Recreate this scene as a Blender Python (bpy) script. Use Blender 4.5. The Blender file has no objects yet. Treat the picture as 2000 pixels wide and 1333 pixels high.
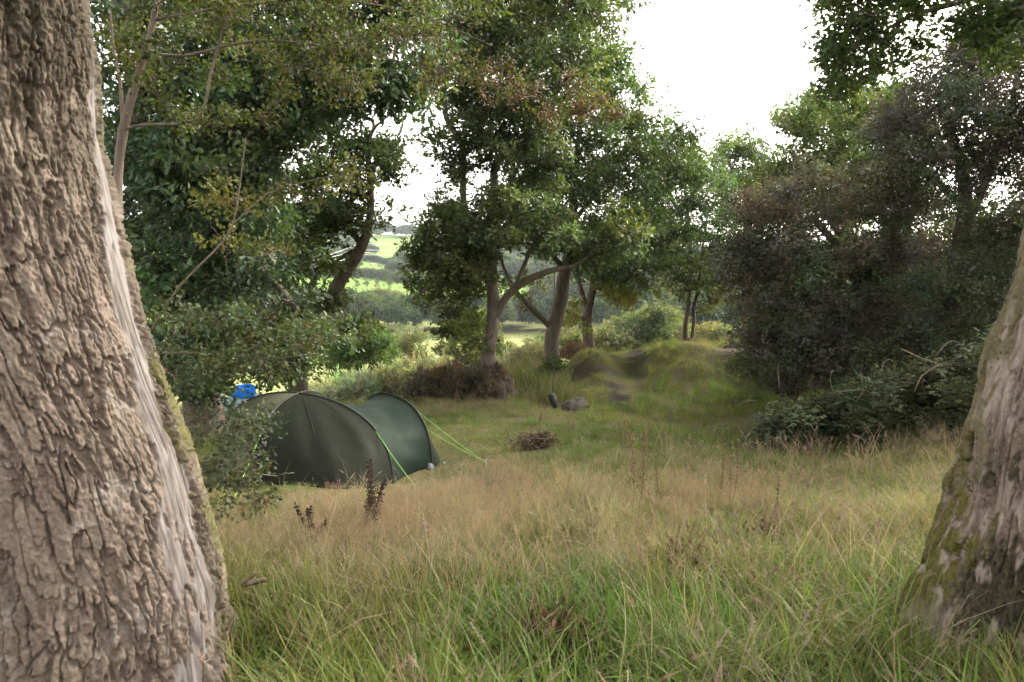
import bpy, math
import numpy as np
from mathutils import Vector

# ------------------------------------------------------------------ camera, sky, sun, exposure
scene = bpy.context.scene
COL = scene.collection
EYE = 1.6
F = 1333.0                      # focal length in pixels of a 2000 px wide picture (24 mm on 36 mm)
PITCH = math.atan(116.5 / F)
cam_data = bpy.data.cameras.new("camera")
cam = bpy.data.objects.new("camera", cam_data)
COL.objects.link(cam)
cam_data.sensor_width = 36.0
cam_data.lens = 24.0
cam_data.clip_start = 0.05
cam_data.clip_end = 5000.0
cam.location = (0, 0, EYE)
cam.rotation_euler = (math.radians(90) - PITCH, 0, 0)
cam_data.dof.use_dof = True
cam_data.dof.focus_distance = 8.5
cam_data.dof.aperture_fstop = 4.0
scene.camera = cam

SUN_AZ, SUN_EL = math.radians(55), math.radians(33)     # azimuth from +Y towards +X
world = bpy.data.worlds.new("World")
scene.world = world
world.use_nodes = True
wn, wl = world.node_tree.nodes, world.node_tree.links
bg = wn["Background"]
sky = wn.new("ShaderNodeTexSky")
sky.sky_type = 'NISHITA'
sky.sun_disc = False
sky.sun_elevation = SUN_EL
sky.sun_rotation = SUN_AZ
sky.air_density = 1.0
sky.dust_density = 4.0
sky.ozone_density = 1.0
hs = wn.new("ShaderNodeHueSaturation")
hs.inputs['Saturation'].default_value = 0.15
wl.new(sky.outputs[0], hs.inputs['Color'])
warm = wn.new("ShaderNodeMix")
warm.data_type = 'RGBA'
warm.blend_type = 'MULTIPLY'
warm.inputs[0].default_value = 1.0
warm.inputs[7].default_value = (1.05, 1.0, 0.92, 1)
wl.new(hs.outputs[0], warm.inputs[6])
wl.new(warm.outputs[2], bg.inputs['Color'])
bg.inputs['Strength'].default_value = 0.15

sd = bpy.data.lights.new("sun", 'SUN')
sd.energy = 1.0
sd.angle = math.radians(12)
sd.color = (1.0, 0.91, 0.76)
sun = bpy.data.objects.new("sun", sd)
COL.objects.link(sun)
sv = Vector((math.sin(SUN_AZ) * math.cos(SUN_EL), math.cos(SUN_AZ) * math.cos(SUN_EL), math.sin(SUN_EL)))
sun.rotation_euler = sv.to_track_quat('Z', 'Y').to_euler()
sun.location = (20, 20, 40)

vs = scene.view_settings
vs.view_transform = 'Standard'
vs.look = 'None'
vs.gamma = 1.0
vs.use_curve_mapping = False
vs.exposure = 2.55
cy = scene.cycles
cy.use_denoising = True
cy.use_adaptive_sampling = True
cy.adaptive_threshold = 0.02
cy.denoiser = 'OPENIMAGEDENOISE'
cy.denoising_input_passes = 'RGB_ALBEDO_NORMAL'
cy.max_bounces = 6
cy.diffuse_bounces = 4
cy.glossy_bounces = 2
cy.transmission_bounces = 4
cy.volume_bounces = 0
cy.sample_clamp_indirect = 6.0
cy.caustics_reflective = False
cy.caustics_refractive = False

# ------------------------------------------------------------------ numeric helpers
rng = np.random.default_rng(11)
CA, SA = math.cos(PITCH), math.sin(PITCH)


def ray(px, py):
    dx = (np.asarray(px, float) - 1000.0) / F
    dy = (666.5 - np.asarray(py, float)) / F
    return dx / (CA + SA * dy), (-SA + CA * dy) / (CA + SA * dy)


def at(px, py, D):
    """world point seen at photo pixel (px, py), D metres ahead of the camera"""
    a, b = ray(px, py)
    D = np.asarray(D, float)
    return np.stack(np.broadcast_arrays(a * D, D, EYE + b * D), -1)


def project(P):
    x, y, z = P[..., 0], P[..., 1], P[..., 2] - EYE
    depth = CA * y - SA * z
    up = SA * y + CA * z
    depth = np.maximum(depth, 1e-3)
    return 1000 + F * x / depth, 666.5 - F * up / depth


def _hash(ix, iy, iz):
    h = (ix.astype(np.int64) * 374761393 + iy.astype(np.int64) * 668265263 + iz.astype(np.int64) * 2147483647) & 0xffffffff
    h = ((h ^ (h >> 13)) * 1274126177) & 0xffffffff
    h = ((h ^ (h >> 16)) * 2246822519) & 0xffffffff
    return ((h ^ (h >> 15)) & 0xffffff) / float(0xffffff)


def noise(x, y, z=0.0, seed=0):
    x, y, z = np.broadcast_arrays(np.asarray(x, float), np.asarray(y, float), np.asarray(z, float))
    x = x + seed * 17.13
    xi, yi, zi = np.floor(x), np.floor(y), np.floor(z)
    fx, fy, fz = x - xi, y - yi, z - zi
    fx, fy, fz = [f * f * (3 - 2 * f) for f in (fx, fy, fz)]
    r = 0
    for a in (0, 1):
        for b in (0, 1):
            for c in (0, 1):
                w = (fx if a else 1 - fx) * (fy if b else 1 - fy) * (fz if c else 1 - fz)
                r = r + w * _hash(xi + a, yi + b, zi + c)
    return r * 2 - 1


def fbm(x, y, z=0.0, octaves=4, seed=0):
    r, amp, s = 0, 0.5, 1.0
    for o in range(octaves):
        r = r + amp * noise(np.asarray(x) * s, np.asarray(y) * s, np.asarray(z) * s, seed + o * 3)
        amp *= 0.5
        s *= 2.03
    return r


def sstep(a, b, x):
    t = np.clip((x - a) / (b - a), 0, 1)
    return t * t * (3 - 2 * t)


def worley(u, v, seed=0):
    """F1 and F2 distances of a jittered grid"""
    iu, iv = np.floor(u), np.floor(v)
    f1 = np.full(u.shape, 9.0)
    f2 = np.full(u.shape, 9.0)
    for a in (-1, 0, 1):
        for b in (-1, 0, 1):
            cu, cv = iu + a, iv + b
            z = np.zeros_like(cu)
            px = cu + 0.1 + 0.8 * _hash(cu, cv, z + seed)
            py = cv + 0.1 + 0.8 * _hash(cu, cv, z + seed + 7)
            d = np.hypot(px - u, py - v)
            f2 = np.minimum(f2, np.maximum(f1, d))
            f1 = np.minimum(f1, d)
    return f1, f2


# ------------------------------------------------------------------ object helpers
def tag(o, label=None, cat=None, group=None, kind=None):
    if label: o["label"] = label
    if cat: o["category"] = cat
    if group: o["group"] = group
    if kind: o["kind"] = kind
    return o


def mesh_from(name, V, faces, mat=None, smooth=True):
    """faces: int array (n,3) or (n,4) or a list of such arrays"""
    V = np.asarray(V, np.float32)
    fl = faces if isinstance(faces, list) else [faces]
    fl = [np.asarray(f, np.int32) for f in fl if len(f)]
    me = bpy.data.meshes.new(name)
    me.vertices.add(len(V))
    me.vertices.foreach_set("co", V.ravel())
    if fl:
        tot = sum(f.size for f in fl)
        nf = sum(len(f) for f in fl)
        me.loops.add(tot)
        me.polygons.add(nf)
        me.loops.foreach_set("vertex_index", np.concatenate([f.ravel() for f in fl]))
        ls = np.concatenate([np.full(len(f), f.shape[1]) for f in fl])
        st = np.concatenate([[0], np.cumsum(ls)[:-1]]).astype(np.int32)
        me.polygons.foreach_set("loop_start", st)
        me.polygons.foreach_set("use_smooth", np.full(nf, smooth))
    me.update()
    me.validate()
    if mat: me.materials.append(mat)
    return me


def link(name, me, parent=None, loc=None):
    o = bpy.data.objects.new(name, me)
    COL.objects.link(o)
    if parent is not None:
        o.parent = parent
        o.matrix_parent_inverse = parent.matrix_world.inverted() if False else o.matrix_parent_inverse
        pl = Vector(parent.get("_base", (0, 0, 0)))
        o.location = -pl
    if loc is not None:
        o.location = loc
    return o


def thing(name, base, label, cat, group=None):
    o = bpy.data.objects.new(name, None)
    o.empty_display_size = 0.2
    o.location = tuple(float(v) for v in base)
    o["_base"] = tuple(float(v) for v in base)
    COL.objects.link(o)
    return tag(o, label, cat, group)


def fattr(me, name, arr, typ='FLOAT'):
    a = me.attributes.new(name, typ, 'POINT')
    key = {'FLOAT': 'value', 'INT': 'value', 'FLOAT_VECTOR': 'vector', 'FLOAT_COLOR': 'color'}[typ]
    dt = np.int32 if typ == 'INT' else np.float32
    a.data.foreach_set(key, np.ascontiguousarray(arr, dt).ravel())


class Geo:
    """collects vertices and faces into one mesh"""
    def __init__(s):
        s.V, s.F3, s.F4, s.n = [], [], [], 0

    def add(s, V, F):
        V = np.asarray(V, float)
        F = np.asarray(F, int)
        s.V.append(V)
        (s.F3 if F.shape[1] == 3 else s.F4).append(F + s.n)
        s.n += len(V)

    def tube(s, P, R, sides=8, cap=True, rough=0.0, seed=0):
        P = np.asarray(P, float)
        R = np.broadcast_to(np.asarray(R, float), (len(P),))
        T = np.gradient(P, axis=0)
        T /= np.linalg.norm(T, axis=1, keepdims=True) + 1e-9
        ref = np.array([0.31, 0.17, 0.93]) if abs(T[0][2]) < 0.9 else np.array([1.0, 0.2, 0.1])
        N = np.empty_like(P)
        n = np.cross(T[0], ref)
        n /= np.linalg.norm(n)
        for i in range(len(P)):
            n = n - T[i] * n.dot(T[i])
            n /= np.linalg.norm(n) + 1e-9
            N[i] = n
        B = np.cross(T, N)
        a = np.linspace(0, 2 * np.pi, sides, endpoint=False)
        ring = (np.cos(a)[None, :, None] * N[:, None] + np.sin(a)[None, :, None] * B[:, None])
        rad = R[:, None]
        if rough:
            q = P[:, None] + ring * R[:, None, None]
            rad = rad * (1 + rough * fbm(q[..., 0] * 7, q[..., 1] * 7, q[..., 2] * 2.2, 3, seed))
        V = P[:, None] + ring * (rad[..., None] if rad.ndim == 2 else rad)
        m = len(P)
        i = np.arange(m - 1)[:, None] * sides
        j = np.arange(sides)[None]
        jn = (j + 1) % sides
        Fq = np.stack([i + j, i + jn, i + jn + sides, i + j + sides], -1).reshape(-1, 4)
        V = V.reshape(-1, 3)
        s.add(V, Fq)
        if cap:
            base = s.n - len(V)
            s.V.append(np.stack([P[0], P[-1]]))
            jj = np.arange(sides)
            s.F3.append(np.stack([np.full(sides, s.n), base + (jj + 1) % sides, base + jj], -1))
            e = base + (m - 1) * sides
            s.F3.append(np.stack([np.full(sides, s.n + 1), e + jj, e + (jj + 1) % sides], -1))
            s.n += 2

    def segs(s, A, B, ra, rb):
        """many straight three-sided twigs at once"""
        A, B = np.asarray(A, float), np.asarray(B, float)
        if not len(A): return
        d = B - A
        d /= np.linalg.norm(d, axis=1, keepdims=True) + 1e-9
        n = np.cross(d, np.array([0.3, 0.5, 0.81]))
        n /= np.linalg.norm(n, axis=1, keepdims=True) + 1e-9
        b = np.cross(d, n)
        ra = np.broadcast_to(ra, len(A))[:, None]
        rb = np.broadcast_to(rb, len(A))[:, None]
        vs_ = []
        for k in range(3):
            o = math.cos(k * 2.0944) * n + math.sin(k * 2.0944) * b
            vs_ += [A + o * ra, B + o * rb]
        V = np.stack(vs_, 1).reshape(-1, 3)
        q = np.array([[0, 2, 3, 1], [2, 4, 5, 3], [4, 0, 1, 5]])
        s.add(V, (q[None] + np.arange(len(A))[:, None, None] * 6).reshape(-1, 4))

    def mesh(s, name, mat, smooth=True):
        V = np.concatenate(s.V) if s.V else np.zeros((0, 3))
        fs = []
        if s.F4: fs.append(np.concatenate(s.F4))
        if s.F3: fs.append(np.concatenate(s.F3))
        return mesh_from(name, V, fs, mat, smooth)


def catmull(P, R, step=0.15):
    P = np.asarray(P, float)
    R = np.asarray(R, float)
    Q = np.concatenate([[2 * P[0] - P[1]], P, [2 * P[-1] - P[-2]]])
    out, rr = [], []
    for i in range(len(P) - 1):
        a, b, c, d = Q[i:i + 4]
        n = max(2, int(np.linalg.norm(c - b) / step))
        t = np.linspace(0, 1, n, endpoint=False)[:, None]
        out.append(0.5 * ((2 * b) + (-a + c) * t + (2 * a - 5 * b + 4 * c - d) * t ** 2 + (-a + 3 * b - 3 * c + d) * t ** 3))
        rr.append(R[i] + (R[i + 1] - R[i]) * t[:, 0])
    return np.concatenate(out + [P[-1:]]), np.concatenate(rr + [R[-1:]])


# ------------------------------------------------------------------ materials
def new_mat(name):
    m = bpy.data.materials.new(name)
    m.use_nodes = True
    nt = m.node_tree
    b = nt.nodes["Principled BSDF"]
    return m, nt, b


def ramp(nt, fac, stops):
    r = nt.nodes.new("ShaderNodeValToRGB")
    while len(r.color_ramp.elements) < len(stops):
        r.color_ramp.elements.new(0.5)
    for e, (p, c) in zip(r.color_ramp.elements, stops):
        e.position = p
        e.color = (*c, 1)
    if fac is not None: nt.links.new(fac, r.inputs[0])
    return r.outputs[0]


def ntex(nt, scale, detail=4, vec=None, rough=0.55, dist=0.0):
    n = nt.nodes.new("ShaderNodeTexNoise")
    n.inputs['Scale'].default_value = scale
    n.inputs['Detail'].default_value = detail
    n.inputs['Roughness'].default_value = rough
    n.inputs['Distortion'].default_value = dist
    if vec is not None: nt.links.new(vec, n.inputs['Vector'])
    return n.outputs['Fac']


def mixc(nt, fac, a, b, mode='MIX'):
    m = nt.nodes.new("ShaderNodeMix")
    m.data_type = 'RGBA'
    m.blend_type = mode
    for sock, v in ((m.inputs[0], fac), (m.inputs[6], a), (m.inputs[7], b)):
        if hasattr(v, 'default_value'): nt.links.new(v, sock)
        elif isinstance(v, (int, float)): sock.default_value = v
        else: sock.default_value = (*v, 1)
    return m.outputs[2]


def mathn(nt, op, a, b=None):
    m = nt.nodes.new("ShaderNodeMath")
    m.operation = op
    for sock, v in ((m.inputs[0], a), (m.inputs[1], b)):
        if v is None: continue
        if hasattr(v, 'default_value'): nt.links.new(v, sock)
        else: sock.default_value = v
    return m.outputs[0]


def attr(nt, name, typ='GEOMETRY'):
    a = nt.nodes.new("ShaderNodeAttribute")
    a.attribute_name = name
    a.attribute_type = typ
    return a


def bump(nt, b, h, strength=0.5, dist=0.02):
    n = nt.nodes.new("ShaderNodeBump")
    n.inputs['Strength'].default_value = strength
    n.inputs['Distance'].default_value = dist
    nt.links.new(h, n.inputs['Height'])
    nt.links.new(n.outputs[0], b.inputs['Normal'])


def geo_pos(nt, scale=(1, 1, 1)):
    g = nt.nodes.new("ShaderNodeNewGeometry")
    m = nt.nodes.new("ShaderNodeMapping")
    m.inputs['Scale'].default_value = scale
    nt.links.new(g.outputs['Position'], m.inputs['Vector'])
    return m.outputs[0]


def leaf_material(name, translucency=0.35, rough=0.42, spec=0.45, vary=0.35):
    """leaf colour comes from each twig's own 'col', varied leaf by leaf with 'lr'"""
    m, nt, b = new_mat(name)
    c = attr(nt, 'col', 'INSTANCER').outputs['Color']
    lr = attr(nt, 'lr').outputs['Fac']
    val = mathn(nt, 'MULTIPLY_ADD', lr, vary * 2)
    val.node.inputs[2].default_value = 1 - vary
    h = nt.nodes.new("ShaderNodeHueSaturation")
    nt.links.new(c, h.inputs['Color'])
    nt.links.new(val, h.inputs['Value'])
    hue = mathn(nt, 'MULTIPLY_ADD', lr, -0.03)
    hue.node.inputs[2].default_value = 0.515
    nt.links.new(hue, h.inputs['Hue'])
    nt.links.new(h.outputs[0], b.inputs['Base Color'])
    b.inputs['Roughness'].default_value = rough
    b.inputs['Specular IOR Level'].default_value = spec
    t = nt.nodes.new("ShaderNodeBsdfTranslucent")
    tc = mixc(nt, 1.0, h.outputs[0], (1.35, 1.45, 0.6), 'MULTIPLY')
    nt.links.new(tc, t.inputs['Color'])
    mx = nt.nodes.new("ShaderNodeMixShader")
    mx.inputs[0].default_value = translucency
    nt.links.new(b.outputs[0], mx.inputs[1])
    nt.links.new(t.outputs[0], mx.inputs[2])
    nt.links.new(mx.outputs[0], nt.nodes["Material Output"].inputs[0])
    return m


def bark_material(name, c1, c2, moss=(0.09, 0.10, 0.03), moss_at=0.62, sc=1.0):
    m, nt, b = new_mat(name)
    p = geo_pos(nt, (1, 1, 0.22))
    p2 = geo_pos(nt)
    n1 = ntex(nt, 14 * sc, 6, p, 0.65, 0.6)
    n2 = ntex(nt, 3.0, 4, p2)
    c = ramp(nt, n1, [(0.3, c1), (0.7, c2)])
    f = ramp(nt, n2, [(moss_at - 0.05, (0, 0, 0)), (moss_at + 0.08, (1, 1, 1))])
    c = mixc(nt, f, c, moss)
    nt.links.new(c, b.inputs['Base Color'])
    b.inputs['Roughness'].default_value = 0.92
    b.inputs['Specular IOR Level'].default_value = 0.2
    bump(nt, b, n1, 0.9, 0.03)
    return m


def plain(name, col, rough=0.8, var=0.15, scale=20.0, spec=0.3, bmp=0.0):
    m, nt, b = new_mat(name)
    n = ntex(nt, scale, 4, geo_pos(nt))
    lo = tuple(v * (1 - var) for v in col)
    hi = tuple(min(1, v * (1 + var)) for v in col)
    nt.links.new(ramp(nt, n, [(0.3, lo), (0.7, hi)]), b.inputs['Base Color'])
    b.inputs['Roughness'].default_value = rough
    b.inputs['Specular IOR Level'].default_value = spec
    if bmp: bump(nt, b, n, bmp, 0.02)
    return m


M_LEAF = leaf_material("oak_leaf", 0.28, 0.56, 0.25)
M_SMALL = leaf_material("small_leaf", 0.30, 0.58, 0.25, 0.40)
M_THORN = leaf_material("thorn_leaf", 0.18, 0.65, 0.15, 0.28)
M_FAR = leaf_material("distant_leaf", 0.30, 0.7, 0.15, 0.4)
M_GRASS = leaf_material("grass_blade", 0.30, 0.55, 0.25, 0.4)
M_DRY = leaf_material("dry_stem", 0.25, 0.8, 0.15, 0.3)
M_BERRY = plain("berry", (0.20, 0.018, 0.02), 0.35, 0.4, 40, 0.5)
M_BARK = bark_material("oak_bark", (0.055, 0.042, 0.034), (0.16, 0.122, 0.098), (0.10, 0.11, 0.045), 0.66)
M_BARK_PALE = bark_material("grey_bark", (0.10, 0.078, 0.064), (0.25, 0.20, 0.165), (0.12, 0.13, 0.05), 0.62)
M_TWIG = plain("twig_bark", (0.11, 0.085, 0.062), 0.9, 0.35, 30)
M_DEADTWIG = plain("dead_twig", (0.21, 0.165, 0.13), 0.9, 0.3, 25)

# ------------------------------------------------------------------ terrain
# ground control points: (photo x, photo y, metres ahead) or ('w', x, y, z)
GC = [
    (1000, 900, 8.8), (1040, 882, 9.4), (1150, 850, 10.6), (880, 850, 11.0), (760, 935, 8.2), (640, 955, 7.3), (500, 945, 7.8),
    (850, 906, 8.9), (420, 900, 9.2), (650, 868, 9.8), (450, 812, 12.0), (585, 800, 14.5), (330, 830, 11.0),
    (640, 792, 15.6), (800, 786, 16.0), (900, 780, 16.0), (970, 776, 16.2), (1000, 792, 14.5), (1060, 800, 14.6),
    (1300, 885, 9.6), (1220, 868, 10.2), (1400, 890, 9.3), (1500, 892, 9.3), (1700, 880, 9.0), (1880, 868, 8.2),
    (1150, 800, 15.2), (1250, 822, 14.6), (1350, 838, 14.0), (1420, 848, 13.2), (1450, 800, 15.5), (1330, 800, 16.0), (1500, 760, 17.0),
    (1020, 768, 17.2), (1060, 752, 18.4), (1085, 742, 19.6), (1120, 748, 19.4), (1180, 752, 19.0), (1240, 762, 18.6),
    (1040, 735, 20.2), (1010, 742, 19.0), (1140, 706, 21.4), (1180, 694, 22.6), (1250, 690, 23.2), (1310, 689, 23.4), (1350, 676, 24.2), (1345, 690, 22.6),
    (1400, 686, 23.2), (1450, 660, 23.6), (1370, 720, 20.6), (1410, 735, 20.0), (1300, 722, 20.6), (1330, 762, 18.6), (1450, 745, 19.0), (1520, 690, 19.5),
    (1240, 722, 21.0), (1600, 740, 16.5), (1800, 740, 14.0), (1960, 740, 12.0),
    ('w', 0, -6, 0.0), ('w', -4, -6, 0.0), ('w', 5, -6, 0.05), ('w', 0, 0, 0.0), ('w', -5, 0, 0.0), ('w', 5, 0, 0.08), ('w', 0, 3, -0.18),
    ('w', -2.0, 2.7, -0.2), ('w', -4, 3, -0.1), ('w', 2.3, 2.9, -0.10), ('w', 4, 3, 0.0), ('w', 0, 5, -0.42), ('w', 3, 5.4, -0.42), ('w', -2.6, 5.2, -0.42),
    ('w', 7, 6, -0.2), ('w', 12, 10, -0.5), ('w', -8, 7, -0.4), ('w', -12, 12, -0.6),
    ('w', -6, 24, -4.3), ('w', 0.5, 24, -4.1), ('w', -14, 22, -3.4), ('w', 3.6, 28, -4.4), ('w', 8, 32, -5.0), ('w', 16, 30, -3.4), ('w', 20, 22, -1.6),
    ('w', 0, 45, -7.4), ('w', -20, 45, -7.0), ('w', 20, 45, -6.8), ('w', 40, 45, -4.5), ('w', -40, 40, -4.5),
    ('w', 0, 70, -9.7), ('w', -40, 70, -9.2), ('w', 40, 70, -9.2), ('w', 0, 90, -10.2), ('w', -60, 90, -10.2), ('w', 60, 90, -10.2),
    ('w', 0, 150, -10.2), ('w', -100, 150, -9.5), ('w', 100, 150, -8.5), ('w', -40, 120, -10.2), ('w', 40, 120, -10.2),
    ('w', -60, 230, -1.6), ('w', 0, 230, -3.5), ('w', 90, 230, 0.0), ('w', -160, 230, 1), ('w', 240, 230, 6),
    ('w', -70, 350, 10.5), ('w', 0, 350, 8), ('w', 140, 350, 10), ('w', -240, 350, 13), ('w', 400, 350, 18),
    ('w', -90, 460, 23), ('w', 0, 460, 19), ('w', 180, 460, 18), ('w', -110, 600, 42), ('w', 40, 600, 36), ('w', 230, 600, 28), ('w', -420, 600, 50), ('w', 700, 600, 34),
    ('w', 0, 900, 44), ('w', 900, 900, 40), ('w', -900, 900, 52), ('w', 400, 900, 36), ('w', -300, 900, 52),
]
_cp = np.array([c[1:] if c[0] == 'w' else at(*c) for c in GC], float)


def uw(x, y):
    return x / (y + 12.0) * 2.2, np.log(np.maximum(y, -9.0) + 12.0)


def _phi(r2):
    return r2 * np.log(r2 + 1e-9) * 0.5


_u, _w = uw(_cp[:, 0], _cp[:, 1])
_n = len(_cp)
_K = _phi((_u[:, None] - _u[None]) ** 2 + (_w[:, None] - _w[None]) ** 2) + np.eye(_n) * 2e-4
_P = np.stack([np.ones(_n), _u, _w], 1)
_A = np.zeros((_n + 3, _n + 3))
_A[:_n, :_n], _A[:_n, _n:], _A[_n:, :_n] = _K, _P, _P.T
# heights are fitted as view slopes so that near and far points weigh alike
_sol = np.linalg.solve(_A, np.concatenate([(_cp[:, 2] - EYE) / (_cp[:, 1] + 12.0), [0, 0, 0]]))


HUMPS = []
for _px, _D, _r, _h in ((1375, 20.6, 1.3, .55), (1300, 21.4, .9, .28), (1335, 19.6, .7, .18), (1420, 20.0, .6, .15), (1222, 20.6, .6, -.38), (1140, 21.0, .95, .36), (1040, 18.6, 1.0, .15), (1240, 17.2, .9, .12), (1420, 23.4, .7, -.15)):
    HUMPS.append(((_px - 1000) / F * _D * 1.01, _D, _r, _h))


def ground(x, y, detail=True):
    x, y = np.broadcast_arrays(np.asarray(x, float), np.asarray(y, float))
    sh = x.shape
    x, y = x.ravel(), y.ravel()
    z = np.empty(len(x))
    for i in range(0, len(x), 20000):
        u, w = uw(x[i:i + 20000], y[i:i + 20000])
        k = _phi((u[:, None] - _u[None]) ** 2 + (w[:, None] - _w[None]) ** 2)
        s = k @ _sol[:_n] + _sol[_n] + _sol[_n + 1] * u + _sol[_n + 2] * w
        z[i:i + 20000] = EYE + s * (y[i:i + 20000] + 12.0)
    for hx, hy, hr, ha in HUMPS:
        z = z + ha * np.exp(-((x - hx) ** 2 + (y - hy) ** 2) / (hr * hr))
    if detail:
        amp = np.clip(0.05 + (y - 6) * 0.008, 0.04, 0.16)
        z = z + amp * fbm(x * 0.55, y * 0.55, 0, 3, 5) + 0.19 * sstep(13, 17, y) * sstep(40, 26, y) * fbm(x * 1.15, y * 1.15, 0, 3, 15) + 0.05 * fbm(x * 2.1, y * 2.1, 0, 2, 9)
    return z.reshape(sh)


def on(px, D):
    """world point on the ground at photo column px, D metres ahead"""
    x = (px - 1000.0) / F * D * 1.01
    return np.array([x, D, float(ground(x, D))])


def hit(px, py, d0=60.0, d1=900.0):
    """where the view ray of a photo pixel meets the far ground"""
    D = np.linspace(d0, d1, 500)
    P = at(px, py, D)
    below = P[:, 2] - ground(P[:, 0], D, False) < 0
    k = int(np.argmax(below)) if below.any() else len(D) - 1
    return np.array([P[k, 0], D[k], float(ground(P[k, 0], D[k], False))])


NR, NC = 640, 400
ww = np.linspace(math.log(4.0), math.log(1500.0), NR)
uu = np.linspace(-1.7, 1.7, NC)
U, W = np.meshgrid(uu, ww)
GY = np.exp(W) - 12.0
GX = U * (GY + 12.0)
GZ = ground(GX, GY)
GZ = np.where(GY > 900, GZ + 0 * GY, GZ)
idx = np.arange(NR * NC).reshape(NR, NC)
quads = np.stack([idx[:-1, :-1], idx[:-1, 1:], idx[1:, 1:], idx[1:, :-1]], -1).reshape(-1, 4)

m, nt, b = new_mat("meadow_soil")
pp = geo_pos(nt)
n1 = ntex(nt, 0.6, 5, pp)
n2 = ntex(nt, 9.0, 5, pp)
cc = ramp(nt, n1, [(0.3, (0.050, 0.065, 0.018)), (0.5, (0.085, 0.085, 0.030)), (0.7, (0.13, 0.105, 0.055))])
cc = mixc(nt, ramp(nt, n2, [(0.35, (0, 0, 0)), (0.65, (0.6, 0.6, 0.6))]), cc, (0.055, 0.045, 0.028))
trk = attr(nt, 'bare').outputs['Fac']  # worn earth together with the painted bank shade
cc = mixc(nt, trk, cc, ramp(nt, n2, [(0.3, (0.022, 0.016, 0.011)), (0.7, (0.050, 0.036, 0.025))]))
far_ = attr(nt, 'field').outputs['Fac']
nf1 = ntex(nt, 0.05, 6, geo_pos(nt, (1, 0.4, 1)), 0.7)
nf2 = ntex(nt, 0.35, 6, geo_pos(nt, (0.5, 1.0, 1)), 0.7)
fcol = ramp(nt, nf1, [(0.32, (0.17, 0.205, 0.07)), (0.52, (0.24, 0.255, 0.10)), (0.7, (0.30, 0.29, 0.14))])
fcol = mixc(nt, ramp(nt, nf2, [(0.42, (0, 0, 0)), (0.62, (0.55, 0.55, 0.55))]), fcol, (0.11, 0.13, 0.045))
hcol = ramp(nt, nf1, [(0.3, (0.095, 0.165, 0.030)), (0.7, (0.14, 0.20, 0.042))])
hil = attr(nt, 'hill').outputs['Fac']
fcol = mixc(nt, hil, fcol, hcol)
cc = mixc(nt, far_, cc, fcol)
nt.links.new(cc, b.inputs['Base Color'])
b.inputs['Roughness'].default_value = 0.95
b.inputs['Specular IOR Level'].default_value = 0.1
bump(nt, b, n2, 0.6, 0.05)
M_GROUND = m
gm = mesh_from("ground", np.stack([GX, GY, GZ], -1).reshape(-1, 3), quads, M_GROUND)


def polyline_dist(px, py, pts):
    """distance in pixels from (px,py) to a polyline"""
    d = np.full(np.shape(px), 1e9)
    for (ax, ay), (bx, by) in zip(pts[:-1], pts[1:]):
        vx, vy = bx - ax, by - ay
        t = np.clip(((px - ax) * vx + (py - ay) * vy) / (vx * vx + vy * vy), 0, 1)
        d = np.minimum(d, np.hypot(px - ax - t * vx, py - ay - t * vy))
    return d


def bare_shade_mask(x, y, z):
    """worn earth: the two ruts up the bank and scrapes on it, plus painted bank shade"""
    px, py = project(np.stack([x, y, z], -1))
    wob = 12 * noise(x * 1.3, y * 1.3, 0, 3)
    a = 1 - sstep(6, 14, polyline_dist(px, py, [(1246, 690), (1232, 712), (1205, 735), (1200, 765), (1206, 780)]) + wob)
    b_ = 1 - sstep(5, 12, polyline_dist(px, py, [(1246, 690), (1245, 730), (1252, 760), (1258, 780)]) + wob)
    c = 1 - sstep(4, 16, polyline_dist(px, py, [(1115, 722), (1150, 722), (1195, 722)]) + wob)  # shaded strip of the bank face, painted in as dark earth
    e = 1 - sstep(6, 18, polyline_dist(px, py, [(1390, 700), (1440, 690), (1480, 690)]) + wob)
    f = 1 - sstep(3, 12, polyline_dist(px, py, [(1350, 706), (1385, 712)]) + wob)
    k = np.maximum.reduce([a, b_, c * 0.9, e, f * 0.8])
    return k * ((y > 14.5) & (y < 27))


_gx, _gy, _gz = GX.ravel(), GY.ravel(), GZ.ravel()
fattr(gm, 'bare', bare_shade_mask(_gx, _gy, _gz))  # also carries the shade painted on the bank face
fattr(gm, 'field', sstep(34, 75, _gy))
fattr(gm, 'hill', sstep(165, 200, _gy))
GROUND = tag(link("ground", gm), kind="structure")

# ------------------------------------------------------------------ leaf and grass shapes (sources for the crowns)
def src(name, V, faces, mat, lr=None):
    me = mesh_from(name, V, faces, mat, False)
    fattr(me, 'lr', lr if lr is not None else rng.random(len(V)))
    return bpy.data.objects.new(name, me)


OAK = np.array([[0, 0], [.10, .12], [.05, .22], [.20, .34], [.11, .42], [.27, .56], [.16, .64], [.25, .78], [.12, .86], [0, 1.0]])
OVAL = np.array([[0, 0], [.16, .2], [.26, .5], [.2, .78], [0, 1.0]])
HAW = np.array([[0, 0], [.10, .2], [.34, .4], [.16, .5], [.30, .75], [.08, .8], [0, 1.0]])
DIAM = np.array([[0, 0], [.3, .45], [0, 1.0]])


def leaf_shape(prof, curl=0.12, fold=0.18):
    """half outline -> a folded, curled leaf along +Y, unit length"""
    n = len(prof)
    mid = np.stack([np.zeros(n), prof[:, 1], -curl * prof[:, 1] ** 2], 1)
    R = np.stack([prof[:, 0], prof[:, 1], fold * prof[:, 0] - curl * prof[:, 1] ** 2], 1)
    L = R * [-1, 1, 1]
    V = np.concatenate([mid, R, L])
    Fc = []
    for i in range(n - 1):
        Fc += [[i, n + i, n + i + 1], [i, n + i + 1, i + 1], [i, 2 * n + i + 1, 2 * n + i], [i, i + 1, 2 * n + i + 1]]
    return V, np.array(Fc)


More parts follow.
